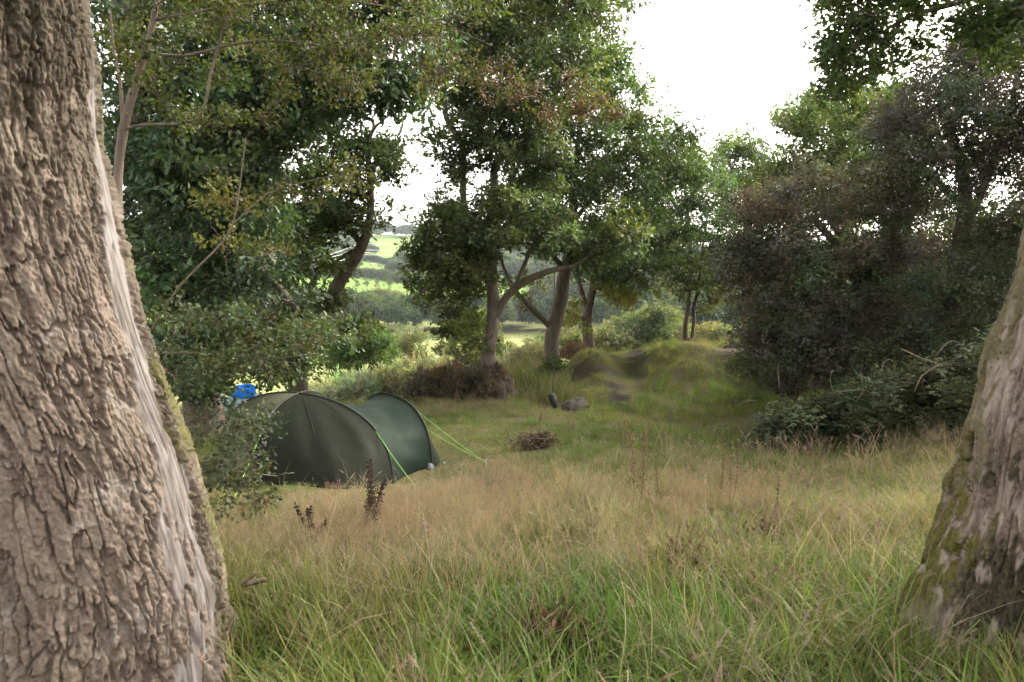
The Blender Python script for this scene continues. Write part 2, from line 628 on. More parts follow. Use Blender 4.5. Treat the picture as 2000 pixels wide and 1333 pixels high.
def frames(d, up):
    d = d / (np.linalg.norm(d, axis=1, keepdims=True) + 1e-9)
    x = np.cross(d, up)
    x /= np.linalg.norm(x, axis=1, keepdims=True) + 1e-9
    z = np.cross(x, d)
    return np.stack([x, d, z], 2)        # columns: x, y(=d), z


def place_leaves(prof, P, d, up, size):
    V0, F0 = leaf_shape(prof)
    M = frames(d, up)
    V = np.einsum('nij,vj->nvi', M, V0) * size[:, None, None] + P[:, None]
    Fx = F0[None] + (np.arange(len(P)) * len(V0))[:, None, None]
    lr = np.repeat(rng.random(len(P)), len(V0))
    return V.reshape(-1, 3), Fx.reshape(-1, 3), lr


def rosette(name, prof, n, size, spread, mat, n_tw=4):
    """a twig end: leaves set along a few short shoots in a ball of about `spread`"""
    P, d = [], []
    for k in range(n_tw):
        a = rng.normal(size=3)
        a[2] = abs(a[2]) * 0.4
        a /= np.linalg.norm(a)
        for j in range(n // n_tw):
            t = 0.25 + 0.75 * (j + rng.random()) / (n / n_tw)
            P.append(a * spread * t + rng.normal(size=3) * spread * 0.10)
            q = a * 0.8 + rng.normal(size=3) * 0.75
            q[2] -= 0.15
            d.append(q)
    P, d = np.array(P), np.array(d)
    up = rng.normal(size=P.shape) * 0.55 + [0, 0, 1]
    V, Fc, lr = place_leaves(prof, P, d, up, size * rng.uniform(0.7, 1.25, len(P)))
    return src(name, V, Fc, mat, lr)


OAK_SRC = [rosette(f"oak_twig_{i}", OAK, 42, 0.112, 0.27, M_LEAF, 10) for i in range(5)]
NEAR_OAK_SRC = [rosette(f"near_oak_twig_{i}", OAK, 40, 0.10, 0.27, M_LEAF, 10) for i in range(5)]
HAW_SRC = [rosette(f"hawthorn_twig_{i}", HAW, 24, 0.036, 0.11, M_SMALL, 6) for i in range(5)]
DARKHAW_SRC = [rosette(f"thorn_twig_{i}", HAW, 84, 0.056, 0.28, M_THORN, 16) for i in range(5)]
BUSH_SRC = [rosette(f"bush_twig_{i}", OVAL, 26, 0.10, 0.26, M_FAR, 6) for i in range(4)]
FARCLUMP_SRC = [rosette(f"far_clump_{i}", DIAM, 60, 0.42, 0.95, M_FAR, 12) for i in range(4)]
BRAMBLE_SRC = []
for i in range(5):          # three to five oval leaflets fanned out on one stalk, several to a shoot
    P, d, up = [], [], []
    for s_ in range(7):
        c = rng.normal(size=3) * [0.10, 0.10, 0.05]
        a0 = rng.uniform(0, 6.28)
        tilt = rng.normal(size=3) * 0.35 + [0, 0, 1]
        for q in range(3 if s_ % 2 else 5):
            a = a0 + (q - 1) * 1.15
            P.append(c + rng.normal(size=3) * 0.004)
            d.append([math.cos(a), math.sin(a), -0.15 + 0.1 * rng.normal()])
            up.append(tilt)
    P, d, up = np.array(P), np.array(d), np.array(up)
    V, Fc, lr = place_leaves(OVAL, P, d, up, rng.uniform(0.045, 0.075, len(P)))
    BRAMBLE_SRC.append(src(f"bramble_shoot_{i}", V, Fc, M_LEAF, lr))


def blades(n, spread, length, width, lean, bend, K=4, flat=False):
    """n grass blades as tapered, bent strips"""
    base = np.concatenate([rng.normal(size=(n, 2)) * spread, np.zeros((n, 1)) - 0.03], 1)
    az = rng.uniform(0, 2 * np.pi, n)
    L = length * rng.uniform(0.55, 1.2, n)
    ln = np.abs(rng.normal(size=n)) * lean + 0.06
    bd = bend * rng.uniform(0.3, 1.3, n)
    wd = width * rng.uniform(0.6, 1.3, n)
    d = np.stack([np.cos(az), np.sin(az)], 1)
    s = np.stack([-np.sin(az + rng.normal(size=n) * 0.6), np.cos(az)], 1)
    V = np.zeros((n, 2 * K + 1, 3))
    pos = base.copy()
    for k in range(K + 1):
        t = k / K
        if k:
            ang = ln + bd * (t - 0.5 / K) ** 1.4
            pos = pos + np.concatenate([d * np.sin(ang)[:, None], np.cos(ang)[:, None]], 1) * (L / K)[:, None]
        w = wd * (1 - t) ** 0.7 * 0.5
        if k < K:
            V[:, 2 * k, :] = pos + np.concatenate([s * w[:, None], np.zeros((n, 1))], 1)
            V[:, 2 * k + 1, :] = pos - np.concatenate([s * w[:, None], np.zeros((n, 1))], 1)
        else:
            V[:, 2 * K] = pos
    q = [[2 * k, 2 * k + 1, 2 * k + 3, 2 * k + 2] for k in range(K - 1)]
    Fq = (np.array(q)[None] + (np.arange(n) * (2 * K + 1))[:, None, None]).reshape(-1, 4)
    Ft = (np.array([[2 * K - 2, 2 * K - 1, 2 * K]])[None] + (np.arange(n) * (2 * K + 1))[:, None, None]).reshape(-1, 3)
    lr = np.repeat(rng.random(n), 2 * K + 1)
    return V.reshape(-1, 3), Fq, Ft, lr


def tuft(name, n, spread, length, width, lean, bend, mat):
    V, Fq, Ft, lr = blades(n, spread, length, width, lean, bend)
    return src(name, V, [Fq, Ft], mat, lr)


def panicle_tuft(name, n, height, mat, airy=1.0, spread=0.05):
    """bent-grass: hair-thin stems ending in an open, airy seed head"""
    Vs, Fs, off, lrs = [], [], 0, []

    def strip(A, B, w, r):
        nonlocal off
        A, B = np.atleast_2d(A), np.atleast_2d(B)
        m_ = len(A)
        s = rng.normal(size=(m_, 3)) * [1, 1, 0.2]
        s /= np.linalg.norm(s, axis=1, keepdims=True)
        V = np.stack([A + s * w / 2, A - s * w / 2, B - s * w / 3, B + s * w / 3], 1).reshape(-1, 3)
        Vs.append(V)
        Fs.append((np.array([[0, 1, 2, 3]])[None] + (np.arange(m_) * 4)[:, None, None] + off).reshape(-1, 4))
        off += len(V)
        lrs.append(np.full(len(V), r))

    for i in range(n):
        p = np.append(rng.normal(size=2) * spread, -0.02)
        a = rng.uniform(0, 6.28)
        h = height * rng.uniform(0.65, 1.15)
        ln = abs(rng.normal()) * 0.16 + 0.02
        r = rng.random()
        pts = [p]
        for k in range(1, 7):
            t = k / 6
            an = ln + 0.35 * t * t
            pts.append(pts[-1] + np.array([math.cos(a) * math.sin(an), math.sin(a) * math.sin(an), math.cos(an)]) * h / 6)
        pts = np.array(pts)
        strip(pts[:-1], pts[1:], 0.0022, r)
        for k in range(int(16 * airy)):
            t = rng.uniform(0.62, 1.0)
            q = pts[0] + 0
            f = t * 6
            i0 = min(5, int(f))
            q = pts[i0] + (pts[i0 + 1] - pts[i0]) * (f - i0)
            dv = rng.normal(size=3)
            dv[2] = abs(dv[2]) * 0.9 + 0.35
            dv /= np.linalg.norm(dv)
            le = (0.095 * (1.08 - t) / 0.4 + 0.015) * rng.uniform(0.5, 1.2)
            e = q + dv * le
            strip(q, e, 0.0012, r)
            for g in range(3):
                c = q + dv * le * rng.uniform(0.5, 1.05) + rng.normal(size=3) * 0.006
                strip(c, c + dv * 0.008 + rng.normal(size=3) * 0.002, 0.0032, min(1, r + 0.2))
    return src(name, np.concatenate(Vs), np.concatenate(Fs), mat, np.concatenate(lrs))


GREEN_SRC = [tuft(f"green_tuft_{i}", 26, 0.055, 0.34, 0.0075, 0.32, 1.1, M_GRASS) for i in range(5)]
FINE_SRC = [tuft(f"fine_tuft_{i}", 34, 0.06, 0.42, 0.0036, 0.30, 1.0, M_GRASS) for i in range(5)]
SHORT_SRC = [tuft(f"short_tuft_{i}", 30, 0.075, 0.15, 0.006, 0.45, 0.9, M_GRASS) for i in range(4)]
STRAW_SRC = [tuft(f"straw_tuft_{i}", 20, 0.16, 0.60, 0.0052, 0.55, 1.2, M_DRY) for i in range(5)]
PAN_SRC = [panicle_tuft(f"bent_grass_{i}", 26, 0.58, M_DRY, 1.0, 0.17) for i in range(5)]
def spike_tuft(name, n, height):
    """taller grasses ending in a dense, nodding buff spike"""
    g = Geo()
    A, B, ra, rb, lr = [], [], [], [], []
    for i in range(n):
        p = np.append(rng.normal(size=2) * 0.16, -0.03)
        a = rng.uniform(0, 6.28)
        h_ = height * rng.uniform(0.6, 1.15)
        ln = abs(rng.normal()) * 0.30 + 0.05
        pts = [p]
        for k in range(1, 9):
            an = ln + 0.65 * (k / 8) ** 2
            pts.append(pts[-1] + np.array([math.cos(a) * math.sin(an), math.sin(a) * math.sin(an), math.cos(an)]) * h_ / 8)
        pts = np.array(pts)
        r = rng.random()
        for k in range(8):
            A.append(pts[k]); B.append(pts[k + 1]); ra.append(.0016); rb.append(.0013); lr.append(r)
        ax_ = pts[8] - pts[7]
        ax_ /= np.linalg.norm(ax_)
        le = rng.uniform(.05, .10)
        for k in range(46):
            t_ = rng.random()
            q = pts[8] - ax_ * le * (1 - t_)
            d_ = ax_ * .8 + rng.normal(size=3) * .55
            A.append(q); B.append(q + d_ * .011 * (1.3 - t_)); ra.append(.0024); rb.append(.0008); lr.append(min(1, r + .25))
    g.segs(A, B, np.array(ra), np.array(rb))
    return src(name, np.concatenate(g.V), np.concatenate(g.F4), M_DRY, np.repeat(lr, 6))


SPIKE_SRC = [spike_tuft(f"spike_{i}", 9, .62) for i in range(5)]
MOSS_SRC = [tuft(f"moss_tuft_{i}", 22, 0.010, 0.020, 0.004, 0.7, 0.6, M_GRASS) for i in range(3)]
GORSE_SRC = []
for i in range(4):          # a spray of stiff spines round a few upright shoots
    A, B = [], []
    g = Geo()
    for k in range(6):
        a = rng.normal(size=3)
        a[2] = abs(a[2]) + 0.8
        a /= np.linalg.norm(a)
        for j in range(16):
            p = a * 0.30 * (j + rng.random()) / 16
            A.append(p)
            B.append(p + (a * 0.5 + rng.normal(size=3) * 0.6) * 0.055)
    g.segs(A, B, 0.010, 0.002)
    V = np.concatenate(g.V)
    GORSE_SRC.append(src(f"gorse_shoot_{i}", V, np.concatenate(g.F4), M_FAR, np.repeat(rng.random(len(A)), 6)))

_groups = {}


def scatter_group(key, objs):
    if key in _groups: return _groups[key]
    ng = bpy.data.node_groups.new("scatter_" + key, 'GeometryNodeTree')
    ng.interface.new_socket('Geometry', in_out='INPUT', socket_type='NodeSocketGeometry')
    ng.interface.new_socket('Geometry', in_out='OUTPUT', socket_type='NodeSocketGeometry')
    N, L = ng.nodes, ng.links
    gi, go = N.new('NodeGroupInput'), N.new('NodeGroupOutput')
    inst = N.new('GeometryNodeInstanceOnPoints')
    join = N.new('GeometryNodeJoinGeometry')
    for o in objs:
        oi = N.new('GeometryNodeObjectInfo')
        oi.inputs['Object'].default_value = o
        oi.inputs['As Instance'].default_value = False
        g2 = N.new('GeometryNodeGeometryToInstance')
        L.new(oi.outputs['Geometry'], g2.inputs[0])
        L.new(g2.outputs[0], join.inputs[0])

    def named(n, t):
        a = N.new('GeometryNodeInputNamedAttribute')
        a.data_type = t
        a.inputs['Name'].default_value = n
        return a.outputs[0]
    L.new(gi.outputs[0], inst.inputs['Points'])
    L.new(join.outputs[0], inst.inputs['Instance'])
    inst.inputs['Pick Instance'].default_value = True
    L.new(named('pick', 'INT'), inst.inputs['Instance Index'])
    L.new(named('rot', 'FLOAT_VECTOR'), inst.inputs['Rotation'])
    L.new(named('scl', 'FLOAT_VECTOR'), inst.inputs['Scale'])
    L.new(inst.outputs[0], go.inputs[0])
    _groups[key] = ng
    return ng


def scatter(name, P, key, objs, col, scl, parent=None, rot=None, tilt=0.5, jitter=0.16):
    P = np.asarray(P, float)
    n = len(P)
    me = bpy.data.meshes.new(name)
    me.vertices.add(n)
    me.vertices.foreach_set("co", P.astype(np.float32).ravel())
    if rot is None:
        rot = np.stack([rng.normal(size=n) * tilt, rng.normal(size=n) * tilt, rng.uniform(0, 6.283, n)], 1)
    fattr(me, 'rot', rot, 'FLOAT_VECTOR')
    scl = np.asarray(scl, float)
    if scl.ndim == 0: scl = np.full(n, scl) * rng.uniform(0.75, 1.25, n)
    if scl.ndim == 1: scl = np.repeat(scl[:, None], 3, 1)
    fattr(me, 'scl', scl, 'FLOAT_VECTOR')
    fattr(me, 'pick', rng.integers(0, len(objs), n), 'INT')
    col = np.broadcast_to(np.asarray(col, float), (n, 3))
    c4 = np.ones((n, 4))
    c4[:, :3] = np.clip(col * (1 + jitter * rng.normal(size=(n, 1))) * (1 + 0.06 * rng.normal(size=(n, 3))), 0.004, 1)
    fattr(me, 'col', c4, 'FLOAT_COLOR')
    o = link(name, me, parent)
    md = o.modifiers.new("scatter", 'NODES')
    md.node_group = scatter_group(key, objs)
    o["kind"] = "stuff"
    return o


# ------------------------------------------------------------------ trees
def in_poly(px, py, poly):
    poly = np.asarray(poly, float)
    r = np.zeros(len(px), bool)
    j = len(poly) - 1
    for i in range(len(poly)):
        xi, yi = poly[i]
        xj, yj = poly[j]
        c = ((yi > py) != (yj > py)) & (px < (xj - xi) * (py - yi) / (yj - yi + 1e-9) + xi)
        r ^= c
        j = i
    return r


def clump_centres(poly, D, T, K):
    poly = np.asarray(poly, float)
    lo, hi = poly.min(0), poly.max(0)
    c = rng.uniform(lo, hi, (K * 14 + 300, 2))
    c = c[in_poly(c[:, 0], c[:, 1], poly)]
    d = D + T * rng.uniform(-1, 1, len(c))
    W3 = at(c[:, 0], c[:, 1], d)
    keep = [0]
    dist = np.linalg.norm(W3 - W3[0], axis=1)
    dist += rng.random(len(W3)) * 0.02
    for _ in range(min(K, len(W3)) - 1):           # spread out, with some randomness
        cand = rng.integers(0, len(W3), 6)
        k = cand[np.argmax(dist[cand])]
        keep.append(k)
        dist = np.minimum(dist, np.linalg.norm(W3 - W3[k], axis=1))
    return W3[keep]


def limb(pts):
    """[(px, py, D, radius), ...] -> world polyline, radii"""
    a = np.array(pts, float)
    return catmull(at(a[:, 0], a[:, 1], a[:, 2]), a[:, 3])


def tree(name, label, cat, limbs, foliage, src_key, src_objs, col, leaf=1.0, bark=None, group=None, ground_base=None,
         tone=0.3, twigs=True, tw=1.0, dense_branches=True, flare=1.5, sides=12, rough=0.10, droop=0.0, slim=1.0, gap=0.32, warm=None, tilt=0.5, thing_parts=True):
    bark = bark or M_BARK
    g = Geo()
    sk, skr = [], []
    stem_meshes = []
    first = None
    for li, L in enumerate(limbs):
        P, R = limb(L)
        R = R * (0.86 if li else 0.95) * slim
        P = P + 0.35 * R.mean() * np.stack([noise(P[:, 2] * 1.7, li * 9.1, k) for k in (0.3, 5.3, 9.7)], 1)
        if li == 0 and flare:
            hgt = P[:, 2] - P[0, 2]
            R = R * (1 + (flare - 1) * np.exp(-hgt / (R[0] * 1.6)))
            P = np.concatenate([P[:1] - [0, 0, 0.35], P])
            R = np.concatenate([R[:1] * 1.1, R])
        if first is None:
            first = P[1 if flare else 0].copy()
        if flare:
            g.tube(P, R, sides, True, rough, li)
        else:
            gs_ = Geo()
            gs_.tube(P, R, sides, True, rough, li)
            stem_meshes.append(gs_.mesh("stem", bark))
        sk.append(P[len(P) // 4 if li == 0 else 0:])
        skr.append(R[len(P) // 4 if li == 0 else 0:])
    root = thing(name, first, label, cat, group)
    if flare:
        link("trunk", g.mesh("trunk", bark), root)
    for sm in stem_meshes:
        link("stem", sm, root)
    SP, SR = np.concatenate(sk), np.concatenate(skr)
    gb = Geo()
    LP, LC, TA, TB = [], [], [], []
    for fo in foliage:
        C = clump_centres(fo['p'], fo['D'], fo['T'], int(fo['K'] * (1.2 if src_key == 'oak' else 1)))
        order = np.argsort(np.min(np.linalg.norm(C[:, None] - SP[None, ::3], axis=2), axis=1))
        for c in C[order]:
            v = c - SP
            dd = np.linalg.norm(v, axis=1) + np.maximum(0, SP[:, 2] - c[2]) * 0.8
            k = int(np.argmin(dd))
            s0 = SP[k]
            ds = np.linalg.norm(c - s0)
            if dense_branches and ds > 0.05:
                r0 = min(SR[k] * 0.75, 0.010 + 0.016 * ds) * tw
                mid = (s0 + c) / 2 + rng.normal(size=3) * 0.14 * ds + [0, 0, 0.10 * ds - droop * ds]
                t = np.linspace(0, 1, 7)[:, None]
                B = (1 - t) ** 2 * s0 + 2 * t * (1 - t) * mid + t * t * c
                B[1:-1] += rng.normal(size=(5, 3)) * 0.035 * ds
                Rb = np.linspace(r0, max(0.004, r0 * 0.3), 7)
                gb.tube(B, Rb, 5, False)
                SP = np.concatenate([SP, B[2:]])
                SR = np.concatenate([SR, Rb[2:]])
            r = fo['r'] * rng.uniform(0.6, 1.35) * (1.12 if src_key == 'oak' else 1)
            n = max(3, int(fo['n'] * {'oak': 0.35, 'near_oak': 0.38, 'darkhaw': 0.36}.get(src_key, 1.0) * rng.uniform(0.55, 1.4)))
            q = rng.normal(size=(n, 3))
            q /= np.linalg.norm(q, axis=1, keepdims=True)
            q *= (rng.random(n) ** 0.42)[:, None] * r * np.array([1, 1, fo.get('flat', 0.62)])
            pts = c + q
            gn = noise(pts[:, 0] * 2.2, pts[:, 1] * 2.2, pts[:, 2] * 2.8, 2)
            pts = pts[gn > -gap]
            if 'clip' in fo:
                x_, y_ = project(pts)
                pts = pts[in_poly(x_, y_, fo['clip'])]
            if not len(pts): continue
            LP.append(pts)
            cc_ = np.array(fo.get('col', col), float) * {'oak': 1.22, 'near_oak': 1.18, 'darkhaw': 1.2}.get(src_key, 1.0)
            if src_key == 'darkhaw' and rng.random() < 0.35: cc_ = np.array([0.070, 0.088, 0.050])
            f = 1 + tone * rng.normal()
            f = max(0.45, min(1.7, f))
            w_ = rng.random()
            LC.append(np.tile(cc_ * f * np.array([1 + 0.25 * (w_ - 0.5), 1, 1 - 0.3 * (w_ - 0.5)]), (len(pts), 1)))
            if twigs:
                kk = rng.random(len(pts)) < 0.8
                TA.append(np.tile(c, (kk.sum(), 1)) + q[gn > -gap][kk][:, :] * 0.15 if 'clip' not in fo else np.tile(c, (kk.sum(), 1)))
                TB.append(pts[kk])
    if TA:
        A, B = np.concatenate(TA), np.concatenate(TB)
        mid = (A + B) / 2 + rng.normal(size=A.shape) * 0.06 * np.linalg.norm(B - A, axis=1, keepdims=True)
        gb.segs(A, mid, 0.007 * tw, 0.0045 * tw)
        gb.segs(mid, B, 0.0045 * tw, 0.002 * tw)
    if gb.n:
        o = link("branches", gb.mesh("branches", bark if tw > 1.4 else M_TWIG), root)
        o["kind"] = "stuff"
    LP, LC = np.concatenate(LP), np.concatenate(LC)
    scatter("crown", LP, src_key, src_objs, LC, leaf, root, tilt=tilt)
    return root, LP


OAKG = (0.072, 0.095, 0.037)


def fo(p, D, T, K, n, r, **k):
    return dict(p=p, D=D, T=T, K=K, n=n, r=r, **k)


# left dark oak behind the big trunk
tree("oak_tree", "big dark-leaved oak crowding the left side behind the large foreground trunk", "tree",
     [[(395, 890, 10.6, .30), (400, 700, 10.6, .27), (405, 500, 10.5, .25), (400, 330, 10.3, .22), (430, 180, 10.0, .17), (470, 0, 9.6, .12), (500, -150, 9.4, .08)],
      [(402, 420, 10.4, .17), (460, 330, 10.0, .14), (540, 240, 9.6, .12), (610, 185, 9.2, .10), (700, 110, 8.9, .07), (800, 20, 8.7, .04)],
      [(402, 480, 10.4, .15), (340, 380, 9.8, .12), (280, 260, 9.4, .09), (250, 120, 9.2, .06)],
      [(402, 560, 10.4, .12), (460, 520, 9.6, .09), (540, 560, 9.0, .05), (590, 620, 8.7, .03)]],
     [fo([(215, -60), (640, -60), (640, 150), (600, 230), (540, 300), (500, 400), (300, 420), (235, 300)], 9.6, 1.6, 105, 34, .62),
      fo([(240, 330), (500, 330), (540, 450), (560, 560), (610, 640), (600, 700), (540, 730), (330, 760), (295, 640), (250, 460)], 9.6, 1.0, 78, 34, .52),
      fo([(600, -60), (860, -60), (850, 60), (820, 170), (770, 225), (700, 190), (640, 240), (590, 250)], 9.0, 1.0, 40, 32, .5)],
     "near_oak", NEAR_OAK_SRC, (0.052, 0.078, 0.040), 1.0, gap=0.30, tone=0.3)

# forked oak behind the tent
tree("forked_oak_tree", "forked oak with a trunk rising just behind the green tent", "tree",
     [[(583, 800, 14.5, .21), (582, 740, 14.5, .195), (578, 680, 14.5, .19), (576, 630, 14.5, .17), (568, 560, 14.5, .15), (553, 490, 14.4, .13), (545, 400, 14.2, .11), (533, 300, 14.0, .08), (545, 190, 13.8, .05)],
      [(588, 712, 14.5, .15), (622, 630, 14.4, .165), (660, 555, 14.2, .16), (700, 490, 14.0, .14), (720, 430, 13.9, .095), (722, 350, 13.9, .075), (720, 280, 13.9, .06), (736, 248, 13.9, .035), (768, 224, 13.9, .012)],
      [(578, 640, 14.5, .10), (545, 575, 14.6, .085), (520, 510, 14.7, .065), (500, 440, 14.8, .04)],
      [(586, 640, 14.5, .08), (604, 560, 14.7, .06), (640, 520, 14.6, .05), (690, 490, 14.2, .05)],
      [(705, 475, 14.0, .08), (680, 450, 14.2, .07), (650, 450, 14.4, .03)]],
     [fo([(690, 250), (735, 270), (790, 290), (795, 320), (745, 350), (690, 350), (650, 330)], 13.9, .7, 13, 22, .38),
      fo([(640, 360), (725, 370), (745, 415), (730, 450), (690, 465), (630, 465), (600, 420)], 13.9, .8, 16, 24, .40),
      fo([(480, 240), (600, 230), (660, 330), (640, 440), (600, 520), (500, 560), (470, 430)], 14.3, 1.2, 36, 26, .5),
      fo([(560, 500), (660, 490), (690, 560), (640, 600), (570, 580)], 14.4, .9, 12, 18, .4, col=(0.075, 0.095, 0.026)),
      fo([(630, 605), (700, 605), (715, 635), (680, 655), (620, 650)], 14.0, .8, 6, 18, .36, col=(0.080, 0.10, 0.028)),  # backlit leaves: the glow is put into a yellower leaf colour
      fo([(490, 600), (590, 600), (640, 660), (620, 730), (540, 740), (490, 690)], 13.2, .7, 18, 22, .4),
      fo([(560, 120), (660, 130), (700, 220), (640, 270), (560, 250)], 13.9, 1.0, 16, 22, .45)],
     "oak", OAK_SRC, (0.062, 0.090, 0.026), 0.95, gap=0.25)

# central oak
tree("central_oak_tree", "tallest oak in the middle with a pale trunk and a limb bending right", "tree",
     [[(960, 778, 16.0, .27), (956, 700, 16.0, .225), (962, 610, 16.0, .20), (960, 530, 16.0, .19), (967, 440, 16.0, .16), (966, 330, 16.0, .115), (996, 290, 15.9, .10), (1042, 250, 15.8, .08), (1085, 190, 15.6, .055), (1100, 90, 15.4, .05), (1110, -30, 15.2, .03)],
      [(959, 505, 16.0, .13), (928, 455, 15.8, .12), (905, 395, 15.7, .11), (904, 290, 15.6, .105), (875, 235, 15.5, .095), (864, 150, 15.4, .08), (880, 40, 15.3, .06), (890, -60, 15.2, .04)],
      [(966, 625, 16.0, .13), (992, 578, 15.9, .125), (1030, 548, 15.7, .115), (1080, 527, 15.5, .095), (1124, 519, 15.4, .07), (1165, 490, 15.3, .045), (1200, 468, 15.2, .025), (1232, 440, 15.1, .008)],
      [(1004, 566, 15.9, .085), (1026, 512, 15.9, .075), (1052, 455, 15.8, .06), (1078, 380, 15.7, .04)],
      [(958, 566, 16.0, .07), (905, 552, 15.6, .05), (850, 556, 15.3, .035), (800, 590, 15.1, .018)],
      [(967, 400, 16.0, .07), (1010, 330, 16.4, .06), (1050, 230, 16.6, .045), (1020, 120, 16.6, .03)]],
     [fo([(850, -60), (1185, -60), (1190, 20), (1150, 80), (1145, 170), (1100, 210), (1040, 220), (960, 210), (880, 170), (840, 90)], 15.4, 1.7, 112, 36, .62),
      fo([(850, 185), (935, 180), (950, 290), (925, 370), (875, 350), (845, 290)], 15.6, .6, 9, 18, .36),
      fo([(935, 225), (1080, 230), (1120, 330), (1080, 400), (950, 385)], 16.1, 1.0, 20, 22, .44),
      fo([(910, 200), (1060, 210), (1080, 250), (1010, 270), (950, 330), (915, 300)], 15.5, .8, 20, 26, .42),
      fo([(835, 270), (890, 280), (890, 350), (845, 330)], 15.5, .5, 5, 16, .3),
      fo([(838, 440), (870, 400), (950, 380), (1040, 400), (1110, 430), (1110, 470), (1010, 480), (900, 485), (835, 475)], 15.3, 1.0, 48, 30, .44),
      fo([(808, 490), (865, 465), (945, 490), (945, 545), (880, 555), (825, 570), (812, 530)], 15.6, 1.0, 28, 24, .42, col=(0.072, 0.092, 0.032)),
      fo([(825, 575), (880, 560), (945, 580), (940, 640), (880, 640), (830, 620)], 15.5, .9, 13, 20, .38, col=(0.080, 0.098, 0.024)),  # light from behind painted as yellower leaves
      fo([(1120, 470), (1190, 420), (1240, 425), (1245, 480), (1160, 520)], 15.3, .5, 13, 24, .36),
      fo([(860, 640), (930, 620), (940, 690), (880, 700)], 15.4, .5, 4, 14, .3, col=(0.085, 0.10, 0.026))],
     "oak", OAK_SRC, OAKG, 0.95, bark=M_BARK_PALE, gap=0.27, flare=1.9, slim=0.80)

burl_spot = on(972, 15.9)

# second oak on the bank
tree("bank_oak_tree", "broad oak rooted at the left end of the grassy bank with a pale dead branch", "tree",
     [[(1080, 742, 19.6, .36), (1078, 690, 19.6, .30), (1083, 640, 19.6, .29), (1096, 570, 19.6, .27), (1110, 500, 19.6, .24), (1116, 420, 19.5, .20), (1124, 330, 19.4, .15), (1135, 230, 19.2, .10), (1150, 140, 19.0, .06)],
      [(1076, 640, 19.6, .15), (1035, 600, 19.2, .13), (1000, 560, 19.0, .10), (975, 500, 18.8, .07), (960, 430, 18.6, .04)],
      [(1104, 530, 19.6, .13), (1060, 470, 19.4, .11), (1030, 390, 19.3, .08), (1040, 290, 19.2, .05)],
      [(1114, 440, 19.5, .12), (1170, 370, 19.2, .10), (1220, 290, 19.0, .07), (1250, 210, 18.8, .04)],
      [(1112, 432, 19.4, .045), (1150, 436, 18.4, .045), (1190, 424, 18.0, .04), (1214, 409, 17.8, .028), (1226, 436, 17.7, .014)],
      [(1190, 424, 18.0, .03), (1222, 428, 18.1, .018), (1218, 450, 18.1, .012)]],
     [fo([(1140, 180), (1150, 110), (1215, 115), (1255, 160), (1262, 205), (1200, 230), (1150, 240)], 19.0, 1.2, 28, 28, .55),
      fo([(1000, 300), (1080, 240), (1200, 230), (1320, 240), (1355, 290), (1330, 360), (1240, 400), (1120, 390), (1010, 400)], 19.2, 2.2, 92, 32, .60),
      fo([(1120, 440), (1240, 400), (1300, 420), (1290, 490), (1220, 510), (1120, 500)], 18.8, 1.4, 38, 30, .5),
      fo([(1030, 440), (1110, 400), (1120, 470), (1060, 500)], 19.2, 1.0, 12, 22, .45),
      fo([(985, 560), (1050, 540), (1060, 590), (1000, 610)], 19.0, .8, 5, 16, .4, col=(0.085, 0.10, 0.025))],
     "oak", OAK_SRC, (0.064, 0.096, 0.034), 1.0, gap=0.24, flare=1.6, slim=0.74)

# third oak on the bank
tree("small_bank_oak_tree", "dark-trunked oak just right of the broad bank oak, lower leaves coloured yellow as if backlit", "tree",
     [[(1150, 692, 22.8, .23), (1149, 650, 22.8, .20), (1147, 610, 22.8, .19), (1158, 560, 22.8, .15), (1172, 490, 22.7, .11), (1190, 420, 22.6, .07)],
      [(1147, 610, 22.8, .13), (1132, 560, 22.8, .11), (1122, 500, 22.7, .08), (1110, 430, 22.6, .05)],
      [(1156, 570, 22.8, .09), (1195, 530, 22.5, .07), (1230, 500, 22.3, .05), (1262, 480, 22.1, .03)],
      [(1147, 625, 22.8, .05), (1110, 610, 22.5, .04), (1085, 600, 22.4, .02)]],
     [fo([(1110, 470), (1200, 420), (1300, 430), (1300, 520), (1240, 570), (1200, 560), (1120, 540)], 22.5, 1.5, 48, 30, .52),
      fo([(1170, 540), (1240, 540), (1240, 590), (1190, 610), (1165, 590)], 22.6, 1.0, 12, 18, .4, col=(0.11, 0.115, 0.022)),  # backlight put into the yellow leaf colour, this clump and the next
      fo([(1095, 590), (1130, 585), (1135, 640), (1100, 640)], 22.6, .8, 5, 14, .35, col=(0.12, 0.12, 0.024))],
     "oak", OAK_SRC, (0.066, 0.094, 0.032), 1.0, gap=0.22, slim=0.85)

